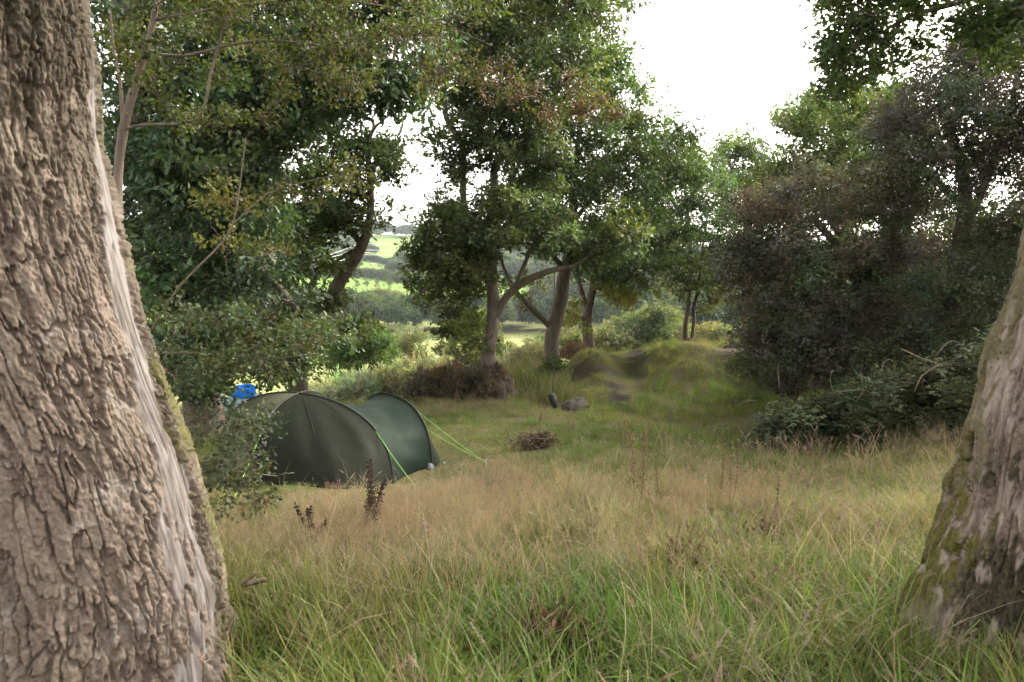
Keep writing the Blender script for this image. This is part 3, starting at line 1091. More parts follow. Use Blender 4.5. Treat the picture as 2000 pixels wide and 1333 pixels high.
# twin-stemmed tree on its knob
tree("twin_stem_tree", "slender twin-stemmed tree standing on the earthen knob of the bank", "tree",
     [[(1337, 672, 24.2, .10), (1340, 630, 24.2, .085), (1344, 590, 24.2, .08), (1350, 520, 24.1, .07), (1345, 440, 24.0, .05), (1335, 360, 24.0, .03)],
      [(1350, 672, 24.2, .085), (1355, 630, 24.2, .075), (1355, 600, 24.2, .075), (1364, 560, 24.2, .065), (1372, 480, 24.1, .05), (1385, 400, 24.0, .03)],
      [(1344, 560, 24.2, .05), (1310, 520, 24.0, .035), (1285, 480, 23.9, .02)]],
     [fo([(1270, 350), (1300, 310), (1350, 295), (1410, 320), (1440, 370), (1440, 440), (1400, 480), (1300, 480), (1265, 430)], 24.1, 2.0, 62, 32, .58),
      fo([(1265, 470), (1440, 470), (1435, 540), (1390, 560), (1300, 570), (1260, 530)], 24.1, 1.5, 34, 26, .5, col=(0.052, 0.076, 0.024)),
      fo([(1370, 550), (1420, 550), (1415, 595), (1385, 600)], 24.0, .8, 6, 18, .35, col=(0.12, 0.125, 0.022)),  # yellow stands in for light coming through these leaves
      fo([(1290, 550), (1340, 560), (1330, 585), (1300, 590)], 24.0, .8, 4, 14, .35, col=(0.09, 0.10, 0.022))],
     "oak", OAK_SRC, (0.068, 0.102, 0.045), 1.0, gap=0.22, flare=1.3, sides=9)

# trees beyond the thicket
tree("distant_oak_tree", "lone oak crown seen against the sky beyond the bank's right end", "tree",
     [[(1462, 660, 30.0, .30), (1462, 560, 30.0, .26), (1460, 470, 30.0, .2), (1455, 390, 30.0, .14), (1450, 320, 30.0, .07)]],
     [fo([(1385, 320), (1410, 280), (1450, 262), (1500, 290), (1530, 320), (1515, 370), (1450, 390), (1400, 370)], 30.0, 2.2, 36, 34, .75),
      fo([(1400, 370), (1520, 360), (1560, 450), (1480, 520), (1420, 480)], 29.0, 2.0, 34, 28, .75)],
     "oak", OAK_SRC, (0.060, 0.086, 0.030), 1.15, gap=0.25)
tree("rounded_oak_tree", "tall round-topped green oak rising behind the dark thorn thicket", "tree",
     [[(1660, 700, 22.0, .30), (1655, 560, 22.0, .26), (1650, 430, 22.0, .2), (1640, 330, 22.0, .13), (1640, 250, 22.0, .07)],
      [(1652, 480, 22.0, .14), (1590, 380, 21.6, .10), (1550, 300, 21.4, .05)],
      [(1648, 440, 22.0, .14), (1710, 340, 21.6, .10), (1740, 250, 21.4, .05)]],
     [fo([(1510, 260), (1540, 220), (1600, 192), (1680, 180), (1770, 175), (1790, 260), (1740, 330), (1640, 350), (1540, 340)], 21.6, 2.4, 84, 34, .66),
      fo([(1500, 330), (1640, 340), (1760, 330), (1740, 420), (1600, 440), (1500, 420)], 21.8, 2.0, 50, 30, .62, col=(0.075, 0.098, 0.026))],
     "oak", OAK_SRC, (0.066, 0.096, 0.026), 1.05, gap=0.27)

# reddish dark hawthorns
HAWD = (0.076, 0.064, 0.052)
tree("hawthorn_tree", "wide dark reddish-brown hawthorn overhanging the right side of the grassy hollow", "tree",
     [[(1770, 800, 14.2, .17), (1740, 690, 14.2, .15), (1700, 590, 14.1, .13), (1650, 500, 13.9, .10), (1590, 430, 13.7, .06)],
      [(1735, 680, 14.2, .10), (1640, 610, 13.8, .08), (1560, 560, 13.4, .05), (1480, 540, 13.1, .03)],
      [(1700, 590, 14.1, .10), (1760, 480, 13.8, .08), (1790, 380, 13.6, .05)],
      [(1750, 720, 14.2, .08), (1640, 700, 13.5, .06), (1540, 680, 13.0, .03)]],
     [fo([(1440, 420), (1480, 370), (1560, 335), (1660, 330), (1760, 350), (1830, 430), (1800, 520), (1640, 520), (1500, 510), (1435, 490)], 13.4, 1.4, 92, 30, .52),
      fo([(1430, 490), (1560, 500), (1800, 510), (1860, 620), (1840, 720), (1700, 740), (1560, 730), (1500, 720), (1490, 640), (1425, 590)], 13.4, 1.3, 120, 30, .52, col=(0.066, 0.062, 0.050)),
      fo([(1455, 640), (1560, 660), (1600, 740), (1540, 760), (1470, 720)], 13.0, .8, 18, 24, .42, col=(0.070, 0.062, 0.052))],
     "darkhaw", DARKHAW_SRC, HAWD, 1.0, gap=0.36, tone=0.25, bark=M_BARK)
tree("tall_hawthorn_tree", "taller dark hawthorn at the right edge with a leaning dark trunk", "tree",
     [[(1850, 790, 12.6, .19), (1860, 640, 12.6, .17), (1872, 500, 12.5, .15), (1882, 390, 12.4, .12), (1860, 280, 12.2, .08), (1830, 180, 12.0, .05)],
      [(1876, 460, 12.5, .10), (1930, 340, 12.2, .08), (1970, 220, 12.0, .05), (1990, 120, 11.9, .03)],
      [(1880, 400, 12.4, .08), (1800, 330, 12.0, .06), (1740, 290, 11.8, .03)],
      [(1868, 540, 12.5, .08), (1950, 470, 12.2, .06), (2030, 420, 12.0, .03)]],
     [fo([(1720, 260), (1790, 150), (1850, 100), (1920, 60), (2100, 60), (2120, 260), (1980, 300), (1850, 310), (1760, 330)], 12.0, 1.2, 92, 30, .48),
      fo([(1760, 330), (1850, 320), (2110, 280), (2110, 400), (1920, 410), (1800, 400)], 12.0, 1.2, 40, 26, .46),
      fo([(1890, 420), (2110, 400), (2110, 560), (1960, 580), (1880, 560)], 12.0, 1.2, 50, 28, .46, col=(0.060, 0.070, 0.046)),
      fo([(1800, 560), (2110, 560), (2110, 720), (1960, 740), (1810, 730)], 12.4, 1.2, 60, 28, .46, col=(0.056, 0.066, 0.044))],
     "darkhaw", DARKHAW_SRC, (0.076, 0.068, 0.060), 1.0, gap=0.34, tone=0.25)
# dense growth at the back of the thicket
tree("understorey_shrub", "dense green shrub filling the gloom behind the dark hawthorns", "shrub",
     [[(1640, 800, 17.5, .09), (1640, 700, 17.5, .07), (1640, 600, 17.4, .04)], [(1642, 760, 17.5, .06), (1740, 640, 17.2, .04), (1820, 560, 17.0, .02)]],
     [fo([(1480, 620), (1560, 520), (1800, 440), (2100, 400), (2100, 700), (1900, 740), (1500, 730)], 17.5, 1.4, 120, 26, .7)],
     "oak", OAK_SRC, (0.048, 0.070, 0.026), 1.2, gap=0.4)

# ------------------------------------------------------------------ the two big foreground trunks
def big_trunk(name, rows, angs, centre, radius, bark_h, masks, mat, base_lift=0.0):
    """rows: heights; centre(z)->(x,y); radius(z, a)->r; bark_h(u, v, P, fade)->height"""
    Z, A = np.meshgrid(rows, angs, indexing='ij')
    cx, cy_ = centre(Z)
    R = radius(Z, A)
    nx, ny = np.sin(A), -np.cos(A)             # angle 0 faces the camera
    P = np.stack([cx + nx * R, cy_ + ny * R, Z], -1)
    px, py = project(P)
    mk = masks(px, py, P, A, Z)
    h = bark_h(A * 0.55, Z, P, mk)
    P = P + np.stack([nx, ny, np.zeros_like(nx)], -1) * h[..., None]
    nr, nc = Z.shape
    ix = np.arange(nr * nc).reshape(nr, nc)
    q = np.stack([ix[:-1], np.roll(ix, -1, 1)[:-1], np.roll(ix, -1, 1)[1:], ix[1:]], -1).reshape(-1, 4)
    me = mesh_from(name, P.reshape(-1, 3), q, mat)
    for k, v in mk.items():
        fattr(me, k, v.ravel())
    return me, P, mk


def trunk_angles(a0, a1, nfine, ncoarse):
    fine = np.linspace(a0, a1, nfine)
    rest = np.linspace(a1, a0 + 2 * np.pi, ncoarse + 2)[1:-1]
    return np.concatenate([fine, rest])


def plates(u, v, wu, wv, seed, depth):
    """net of narrow upright furrows between rough, flat-topped ridges"""
    wa = 0.30 * fbm(u / wu * 0.6, v / wv * 0.7, 0, 3, seed)
    wb = 0.30 * fbm(u / wu * 0.6, v / wv * 0.7, 7.7, 3, seed + 4)
    a_, b_ = u / wu + wa, v / wv + wb
    n1 = noise(a_, b_, 0.0, seed) + 0.30 * noise(a_ * 2.1, b_ * 2.6, 2.2, seed + 1) + 0.12 * noise(a_ * 5, b_ * 9, 2.2, seed + 1)
    n2 = noise(a_ * 0.9 + 41, b_ * 0.85 + 3, 4.4, seed + 2) + 0.30 * noise(a_ * 1.9, b_ * 2.4, 9.1, seed + 3) + 0.12 * noise(a_ * 5, b_ * 9, 7.2, seed + 1)
    mod = sstep(-0.75, 0.15, noise(a_ * 0.8, b_ * 0.9, 1.0, seed + 7))
    f1 = 1 - sstep(0.05, 0.19, np.abs(n1))
    f2 = 1 - sstep(0.04, 0.16, np.abs(n2))
    fur = np.maximum(f1, 0.85 * f2) * (0.35 + 0.65 * mod)
    tier = noise(a_ * 1.3, b_ * 2.2, 5.0, seed + 2)
    fine = fbm(u * 230, v * 170, 0, 3, seed + 8)
    med = fbm(u * 95, v * 70, 2.0, 4, seed + 9)
    return depth * (-fur + 0.14 * tier + 0.34 * med * (1 - 0.6 * fur) + 0.11 * fine)


def trunk_material(name, c_lo, c_hi, wood_lo, wood_hi, sc=1.0):
    m, nt, b = new_mat(name)
    pv = geo_pos(nt, (1, 1, 0.35))
    pn = geo_pos(nt)
    n1 = ntex(nt, 9 * sc, 6, pv, 0.7, 0.4)
    n2 = ntex(nt, 46, 5, pn, 0.7)
    n3 = ntex(nt, 2.2, 3, pn)
    bark = ramp(nt, n1, [(0.28, c_lo), (0.68, c_hi)])
    bark = mixc(nt, ramp(nt, n2, [(0.5, (0, 0, 0)), (0.72, (.55, .55, .55))]), bark, tuple(v * 1.35 for v in c_hi))
    bark = mixc(nt, ramp(nt, n3, [(0.5, (0, 0, 0)), (0.7, (.35, .35, .35))]), bark, (0.10, 0.088, 0.056))
    pw = geo_pos(nt, (1, 1, 0.06))
    w1 = ntex(nt, 26, 5, pw, 0.6, 0.3)
    wood = ramp(nt, w1, [(0.36, wood_lo), (0.58, wood_hi)])
    wood = mixc(nt, ramp(nt, n3, [(0.45, (0, 0, 0)), (0.65, (.5, .5, .5))]), wood, tuple(v * 0.72 for v in wood_lo))
    n4 = ntex(nt, 5.5, 5, pn, 0.65, 0.5)
    bark = mixc(nt, ramp(nt, n4, [(0.56, (0, 0, 0)), (0.66, (.5, .5, .5))]), bark, (0.25, 0.225, 0.20))
    bark = mixc(nt, ramp(nt, n4, [(0.32, (.6, .6, .6)), (0.42, (0, 0, 0))]), bark, (0.075, 0.055, 0.040))
    c = mixc(nt, attr(nt, 'wood').outputs['Fac'], bark, wood)
    mossc = ramp(nt, n2, [(0.3, (0.036, 0.034, 0.012)), (0.55, (0.085, 0.080, 0.020)), (0.75, (0.15, 0.135, 0.03))])
    c = mixc(nt, attr(nt, 'moss').outputs['Fac'], c, mossc)
    drk = ramp(nt, n2, [(0.35, (0.020, 0.017, 0.011)), (0.65, (0.060, 0.050, 0.028))])
    c = mixc(nt, attr(nt, 'damp').outputs['Fac'], c, drk)
    nt.links.new(c, b.inputs['Base Color'])
    b.inputs['Roughness'].default_value = 0.9
    b.inputs['Specular IOR Level'].default_value = 0.25
    hb = mathn(nt, 'ADD', mathn(nt, 'MULTIPLY', n2, 0.6), mathn(nt, 'MULTIPLY', w1, 0.4))
    bump(nt, b, hb, 0.45, 0.008)
    return m


M_TRUNK0 = trunk_material("furrowed_bark", (0.082, 0.060, 0.046), (0.215, 0.168, 0.136), (0.095, 0.078, 0.068), (0.215, 0.195, 0.183))
M_TRUNK1 = trunk_material("weathered_bark", (0.085, 0.061, 0.046), (0.20, 0.155, 0.125), (0.135, 0.104, 0.085), (0.27, 0.222, 0.19), 0.8)

# left trunk
EDGE_Y = np.array([-400, 0, 100, 250, 375, 500, 625, 750, 875, 1000, 1125, 1190, 1330])
EDGE_X = np.array([212, 208, 220, 214, 234, 254, 284, 320, 366, 394, 428, 436, 446.0]) - 8
D0 = 2.85
_ez = at(0, EDGE_Y, D0)[:, 2][::-1]
_ex = ((EDGE_X - 1000) / F * D0 * 1.03)[::-1]


def t0_r(z):
    return 0.47 + 0.13 * np.exp(-np.maximum(z, -0.2) / 0.55) - 0.012 * np.maximum(z - 2.2, 0) ** 1.2


def t0_c(z):
    return np.interp(z, _ez, _ex) - t0_r(z), np.full_like(z, D0)


SY = np.array([60, 95, 200, 300, 420, 500, 600, 640, 700, 812, 875, 950, 1000, 1050, 1125, 1190, 1330])
SL = np.array([192, 180, 171, 175, 196, 209, 222, 234, 254, 258, 296, 314, 304, 284, 338, 333, 325])
SR_ = np.array([196, 206, 192, 194, 217, 232, 256, 266, 287, 312, 338, 366, 374, 386, 404, 417, 416])


def t0_masks(px, py, P, A, Z):
    e1 = 5 * noise(Z * 9, A * 3, 0, 4)
    l = np.interp(py, SY, SL) + 10 * noise(Z * 7, 0.3, 0, 5) + 5 * noise(Z * 26, 0.3, 0, 6)
    r = np.interp(py, SY, SR_) + 3 * noise(Z * 8, 5.3, 0, 7)
    front = (np.abs(A) < 1.75)
    wood = sstep(-2, 7, px - l) * (1 - sstep(-2, 3, px - r)) * front * (py > 70)
    edge = np.interp(py, EDGE_Y, EDGE_X)
    n = fbm(A * 9, Z * 9, 0, 4, 8)
    moss = sstep(-14, 6, px - edge + 46 * n - 4) * sstep(60, 260, py + 80 * n) * (1 - wood) * (A > 0.2)
    moss = moss * sstep(-0.18, 0.12, fbm(A * 11, Z * 7, 3.0, 3, 81))
    wood = wood * (1 - sstep(900, 1150, py) * sstep(0.02, 0.16, fbm(A * 14, Z * 6, 0, 4, 61)))
    lipd = sstep(-1, 4, px - r) * (A > 0.2) * 0.65 * sstep(-0.5, 0.1, n)
    band = np.interp(py, [0, 150, 260, 420, 600], [1.0, 0.9, 0.75, 0.55, 0.0]) * sstep(-0.22, 0.14, n + 0.28 * np.interp(px, [0, 120, 200], [-0.7, 0.6, 0.8]) + np.interp(py, [0, 90, 220], [.5, .3, 0]))
    damp = np.clip(np.maximum(band * 0.9, lipd * (1 - moss)), 0, 1) * (1 - wood)
    return {'wood': np.clip(wood, 0, 1), 'moss': np.clip(moss, 0, 1) * 0.9, 'damp': damp}


def t0_bark(u, v, P, mk):
    sh = u + 0.03 * v
    h = plates(sh, v, 0.038, 0.150, 3, 0.031)
    big = 0.02 * fbm(u * 3, v * 1.5, 0, 2, 31)
    px, py = project(P)
    lip = np.exp(-((px - np.interp(py, SY, SR_) - 9) / 8) ** 2) * 0.03 * (np.abs(u) < 1.0)
    w = mk['wood']
    woodh = 0.003 + 0.005 * fbm(u * 60, v * 3, 0, 3, 41) - 0.008 * (1 - sstep(0.0, 0.10, np.abs(noise(u * 48, v * 2.0, 0, 43))))
    return h * (1 - w) + woodh * w + big + lip * (1 - w)


rows = np.concatenate([np.linspace(-0.45, 2.75, 640), np.linspace(2.78, 6.0, 60)])
me, P0, mk0 = big_trunk("trunk", rows, trunk_angles(-0.95, 1.75, 430, 60), t0_c, lambda z, a: t0_r(z) * (1 + 0.10 * np.exp(-np.maximum(z, -.3) / 0.25) * np.cos(a * 5 - 6.6)), t0_bark, t0_masks, M_TRUNK0)
b0 = P0[np.argmin(abs(rows))].mean(0)
big_left = thing("furrowed_tree", b0, "huge furrowed tree trunk with a bare pale wood scar filling the left edge", "tree")
link("trunk", me, big_left)
mw = (mk0['moss'] * (P0[..., 2] < 2.7)).ravel()
sel = rng.choice(len(mw), 5200, p=mw / mw.sum())
Pm = P0.reshape(-1, 3)[sel]
axis = np.stack(t0_c(Pm[:, 2]) + (Pm[:, 2],), 1)
dv = Pm - axis
yaw = np.arctan2(dv[:, 1], dv[:, 0])
rotm = np.stack([np.zeros(len(Pm)), np.full(len(Pm), 1.25) + rng.normal(size=len(Pm)) * 0.3, yaw], 1)
scatter("moss", Pm, "moss", MOSS_SRC, (0.085, 0.082, 0.020), rng.uniform(0.6, 1.5, len(Pm)), big_left, rot=rotm, jitter=0.3)

# right trunk
def t1_c(z):
    zz = [-0.6, -0.06, 0.75, 1.45, 2.6, 4.0, 6.0]
    return np.interp(z, zz, [2.36, 2.40, 2.52, 2.70, 3.02, 3.34, 3.64]), np.interp(z, zz, [3.1, 3.1, 3.12, 3.15, 3.2, 3.3, 3.5])


def t1_r(z, a):
    base = 0.35 + 0.13 * np.exp(-np.maximum(z + 0.1, 0) / 0.30)
    return base * (1 + 0.10 * np.cos(a * 3 + 0.7 + z) + 0.06 * np.cos(a * 7 + 2 * z) * np.exp(-np.maximum(z, 0) / 0.7))


def t1_masks(px, py, P, A, Z):
    n = fbm(A * 5, Z * 5, 0, 4, 18)
    n2 = fbm(A * 14, Z * 11, 0, 3, 28)
    edge = np.interp(py, [560, 700, 860, 900, 1010, 1150, 1230], [2010, 1955, 1895, 1880, 1850, 1795, 1770])
    moss = sstep(50, 8, px - edge + 150 * n2 + 80 * n) * sstep(800, 960, py + 160 * n2) * (1 - sstep(1150, 1220, py))
    up = sstep(26, 4, px - edge + 60 * n2) * sstep(950, 820, py + 70 * n) * 0.6
    blob = 1 - sstep(70, 135, np.hypot((px - 1975) * 0.9, py - 1165) + 120 * n2 + 40 * n)
    damp = np.maximum(blob, sstep(0.30, 0.42, n + n2 * 0.4) * 0.85)
    wood = sstep(-0.02, 0.12, -n + 0.5 * n2)
    return {'wood': np.clip(wood, 0, 1), 'moss': np.clip(moss + up, 0, 1), 'damp': np.clip(damp, 0, 1) * (1 - np.clip(moss, 0, 1))}


def t1_bark(u, v, P, mk):
    h = plates(u + 0.05 * v, v, 0.075, 0.40, 13, 0.030)
    return h * (1 - 0.45 * mk['wood']) + 0.075 * fbm(u * 4, v * 1.6, 0, 4, 51) + 0.012 * mk['moss'] - 0.008 * mk['damp'] * (noise(u * 40, v * 30) > 0.3)


rows1 = np.concatenate([np.linspace(-0.5, 1.9, 420), np.linspace(1.93, 6.0, 60)])
me, P1, mk1 = big_trunk("trunk", rows1, trunk_angles(-2.3, 0.5, 330, 50), t1_c, t1_r, t1_bark, t1_masks, M_TRUNK1)
big_right = thing("leaning_oak_tree", P1[np.argmin(abs(rows1))].mean(0), "pale weathered trunk leaning out of the right edge with mossy roots", "tree")
link("trunk", me, big_right)
mw = (mk1['moss'] * (P1[..., 2] < 1.9)).ravel()
sel = rng.choice(len(mw), 4200, p=mw / mw.sum())
Pm = P1.reshape(-1, 3)[sel]
axis = np.stack(t1_c(Pm[:, 2]) + (Pm[:, 2],), 1)
dv = Pm - axis
rotm = np.stack([np.zeros(len(Pm)), np.full(len(Pm), 1.2) + rng.normal(size=len(Pm)) * 0.3, np.arctan2(dv[:, 1], dv[:, 0])], 1)
scatter("moss", Pm, "moss", MOSS_SRC, (0.10, 0.092, 0.020), rng.uniform(0.6, 1.5, len(Pm)), big_right, rot=rotm, jitter=0.3)

# boughs of the right tree arching over the top right corner
gb = Geo()
BL = [[(2420, -900, 4.2, .12), (2300, -420, 5.2, .10), (2120, -60, 6.4, .085), (1965, 35, 7.0, .07), (1925, -10, 7.2, .05), (1860, 8, 7.3, .035), (1760, 40, 7.3, .02), (1690, 90, 7.3, .012)],
      [(1965, 35, 7.0, .045), (2010, 55, 7.0, .06), (2080, 60, 6.9, .07)],
      [(1860, 8, 7.3, .022), (1790, -20, 7.4, .018), (1700, 20, 7.5, .014), (1640, 80, 7.5, .008)],
      [(1760, 40, 7.3, .014), (1720, 110, 7.3, .01), (1690, 160, 7.3, .006)]]
SPs, SRs = [], []
for L in BL:
    Pb, Rb = limb(L)
    gb.tube(Pb, Rb, 8, False, 0.1)
    SPs.append(Pb)
    SRs.append(Rb)
LPs = []
TA, TB = [], []
SPc = np.concatenate(SPs)
for f in [fo([(1595, 100), (1640, -40), (1760, -40), (1730, 40), (1690, 110), (1660, 180), (1615, 190)], 7.4, .5, 22, 6, .17),
          fo([(1700, -40), (2060, -40), (2060, 40), (1960, 50), (1860, 40), (1800, 60), (1740, 30)], 7.2, .5, 20, 5, .17),
          fo([(1700, 90), (1780, 70), (1800, 100), (1760, 130), (1720, 180), (1690, 170)], 7.3, .4, 7, 4, .14),
          fo([(1860, 50), (2060, 60), (2060, 130), (1940, 110), (1860, 90)], 7.0, .5, 9, 5, .17)]:
    for c in clump_centres(f['p'], f['D'], f['T'], f['K']):
        k = int(np.argmin(np.linalg.norm(SPc - c, axis=1)))
        t = np.linspace(0, 1, 6)[:, None]
        mid = (SPc[k] + c) / 2 + rng.normal(size=3) * 0.06
        Bz = (1 - t) ** 2 * SPc[k] + 2 * t * (1 - t) * mid + t * t * c
        gb.tube(Bz, np.linspace(0.010, 0.004, 6), 5, False)
        SPc = np.concatenate([SPc, Bz[2:]])
        q = rng.normal(size=(f['n'], 3))
        q *= (f['r'] * rng.random(f['n']) ** 0.4 / np.linalg.norm(q, axis=1))[:, None]
        LPs.append(c + q)
        TA.append(np.tile(c, (f['n'], 1)))
        TB.append(c + q)
for c in rng.uniform([3.2, -1.5, 4.2], [9.5, 8.0, 9.0], (150, 3)):  # unseen crown clumps added out of view to shade the foreground
    x_, y_ = project(c[None] - [[0.7, 0, 0.6]])
    if x_[0] < 2050 and y_[0] > -60 and c[1] > 0.3: continue
    q = rng.normal(size=(12, 3))
    q *= (0.75 * rng.random(12) ** 0.4 / np.linalg.norm(q, axis=1))[:, None]
    LPs.append(c + q)
    gb.tube(np.array([[3.5, 3.4, 5.4] + 0.25 * (c - [3.5, 3.4, 5.4]), (np.array([3.5, 3.4, 5.4]) + c) / 2 + [0, 0, .3], c]), [.05, .035, .012], 5, False)
gb.segs(np.concatenate(TA), np.concatenate(TB), 0.003, 0.0015)
o = link("bough", gb.mesh("bough", M_TWIG), big_right)
o["kind"] = "stuff"
scatter("crown", np.concatenate(LPs), "oak", OAK_SRC, (0.055, 0.082, 0.025), 0.62, big_right)

# ------------------------------------------------------------------ near hawthorn with berries, left
HAWC = (0.095, 0.105, 0.030)
haw, hp = tree("berry_hawthorn_tree", "thin pale-stemmed hawthorn with red berries beside the huge left trunk", "tree",
     [[(215, 980, 4.9, .060), (222, 700, 4.9, .055), (228, 450, 4.9, .052), (232, 300, 4.9, .050), (262, 170, 4.9, .045), (292, 70, 4.9, .038), (315, -60, 4.9, .028)],
      [(232, 300, 4.9, .02), (250, 250, 4.9, .02), (305, 243, 4.8, .018), (388, 232, 4.7, .017), (410, 150, 4.7, .017), (440, 45, 4.7, .015), (480, -60, 4.7, .01)],
      [(240, 255, 4.9, .025), (235, 160, 4.95, .02), (222, 100, 5, .014), (215, 20, 5, .01)],
      [(285, 100, 4.9, .022), (360, 110, 5.0, .02), (500, 80, 5.2, .018), (660, 95, 5.4, .015), (820, 130, 5.5, .012), (960, 165, 5.6, .009), (1080, 200, 5.7, .006), (1190, 235, 5.7, .003)],
      [(300, 40, 4.9, .02), (470, 10, 5.1, .018), (650, 0, 5.3, .014), (820, 30, 5.4, .01), (960, 90, 5.5, .005)],
      [(290, 655, 4.6, .011), (350, 560, 4.6, .012), (420, 490, 4.6, .013), (455, 440, 4.6, .011), (470, 350, 4.6, .008), (480, 270, 4.6, .005)],
      [(455, 440, 4.6, .009), (520, 380, 4.7, .007), (620, 350, 4.8, .005), (720, 330, 4.9, .003)],
      [(222, 700, 4.9, .030), (300, 690, 4.7, .022), (400, 690, 4.6, .016), (520, 700, 4.6, .011), (620, 690, 4.6, .005)],
      [(215, 900, 4.9, .03), (320, 850, 4.6, .02), (420, 830, 4.5, .012), (520, 840, 4.5, .006)],
      [(215, 940, 4.9, .03), (320, 930, 4.5, .018), (430, 920, 4.4, .012), (540, 930, 4.4, .006)]],
     [fo([(225, -50), (900, -50), (960, 40), (860, 60), (700, 110), (560, 200), (480, 260), (300, 240), (235, 120)], 5.1, .6, 62, 9, .19, col=(0.066, 0.078, 0.024)),
      fo([(600, 90), (860, 70), (1000, 130), (980, 190), (860, 190), (760, 170), (640, 200)], 5.5, .3, 24, 8, .17, col=(0.074, 0.076, 0.026)),
      fo([(990, 140), (1120, 170), (1210, 220), (1190, 250), (1080, 225), (990, 190)], 5.65, .2, 8, 7, .13, col=(0.078, 0.082, 0.028)),
      fo([(420, 300), (600, 320), (700, 310), (720, 350), (600, 380), (500, 440), (560, 470), (560, 510), (440, 500), (400, 400)], 4.8, .3, 12, 6, .13, col=(0.078, 0.080, 0.026)),
      fo([(310, 600), (480, 590), (640, 650), (650, 690), (560, 725), (480, 750), (330, 770)], 4.6, .35, 28, 8, .17, col=(0.055, 0.070, 0.030)),
      fo([(350, 810), (440, 795), (530, 815), (560, 850), (500, 875), (360, 870)], 4.5, .20, 9, 5, .10, col=(0.065, 0.078, 0.040)),
      fo([(370, 880), (470, 885), (560, 905), (600, 950), (520, 985), (400, 985)], 4.4, .20, 10, 5, .10, col=(0.060, 0.072, 0.038))],
     "haw", HAW_SRC, HAWC, 1.0, bark=M_BARK_PALE, gap=0.45, tone=0.22, tw=0.35, flare=1.1, sides=9, rough=0.28, slim=0.62)
# berries: small clusters, mostly along the outer bough
bs = []
ico_v = np.array([[0, 0, 1], [.89, 0, .45], [.28, .85, .45], [-.72, .53, .45], [-.72, -.53, .45], [.28, -.85, .45], [.72, .53, -.45], [-.28, .85, -.45], [-.89, 0, -.45], [-.28, -.85, -.45], [.72, -.53, -.45], [0, 0, -1]])
ico_f = np.array([[0, 1, 2], [0, 2, 3], [0, 3, 4], [0, 4, 5], [0, 5, 1], [1, 6, 2], [2, 7, 3], [3, 8, 4], [4, 9, 5], [5, 10, 1], [6, 7, 2], [7, 8, 3], [8, 9, 4], [9, 10, 5], [10, 6, 1], [11, 7, 6], [11, 8, 7], [11, 9, 8], [11, 10, 9], [11, 6, 10]])
x_, y_ = project(hp)
wgt = np.where((x_ > 940) & (y_ > 100), 9.0, np.where((x_ > 640) & (y_ < 260), 1.6, 0.25)) * np.where((y_ > 620) & (y_ < 760), 1.6, 1)
sel = rng.choice(len(hp), 330, p=wgt / wgt.sum())
bp = np.concatenate([hp[s_] + rng.normal(size=(rng.integers(3, 9), 3)) * 0.035 for s_ in sel])
V = (ico_v[None] * (0.0058 * rng.uniform(0.8, 1.2, len(bp)))[:, None, None] + bp[:, None]).reshape(-1, 3)
Fb = (ico_f[None] + (np.arange(len(bp)) * 12)[:, None, None]).reshape(-1, 3)
o = link("berries", mesh_from("berries", V, Fb, M_BERRY), haw)
o["kind"] = "stuff"

# ------------------------------------------------------------------ brambles, gorse, bushes
def bush(name, label, cat, stems, foliage, key, objs, col, leaf=1.0, **k):
    return tree(name, label, cat, stems, foliage, key, objs, col, leaf, flare=0, sides=6, **k)


def stems_at(px, D, n, h, r, spread=0.5):
    b_ = on(px, D)
    out = []
    x0, y0 = project(b_[None] - [[0, 0, 0.05]])
    for i in range(n):
        top = b_ + [rng.normal() * spread * h, rng.normal() * spread * h * 0.6, h * rng.uniform(0.7, 1.0)]
        mid = (b_ + top) / 2 + rng.normal(size=3) * 0.1 * h
        pts = []
        for p, rr in ((b_ - [0, 0, 0.05], r), (mid, r * 0.7), (top, r * 0.35)):
            a, c = project(p[None])
            pts.append((float(a[0]), float(c[0]), float(p[1]), rr))
        out.append(pts)
    return out


bram, _ = bush("bramble_bush", "sprawling bramble mound with bare arching canes in front of the dark thicket", "bramble",
     stems_at(1600, 9.8, 4, .5, .012) + stems_at(1750, 9.6, 4, .8, .012) + stems_at(1900, 9.4, 4, 1.1, .012),
     [fo([(1465, 862), (1490, 835), (1550, 805), (1640, 785), (1740, 780), (1740, 862), (1640, 876), (1540, 880)], 9.9, .6, 50, 19, .27, flat=.5),
      fo([(1640, 790), (1720, 742), (1800, 718), (1880, 702), (1900, 840), (1760, 866), (1680, 866)], 9.7, .7, 52, 20, .30, flat=.55),
      fo([(1840, 715), (1900, 678), (1960, 655), (2060, 610), (2060, 840), (1880, 846)], 9.2, .7, 52, 20, .30, flat=.65),
      fo([(1640, 752), (1760, 735), (1860, 715), (1860, 745), (1700, 770)], 10.9, .5, 16, 18, .32, flat=.5, col=(0.044, 0.062, 0.032))],
     "bramble", BRAMBLE_SRC, (0.064, 0.080, 0.038), 0.88, gap=0.45, tone=0.35, tw=0.5, tilt=0.35)
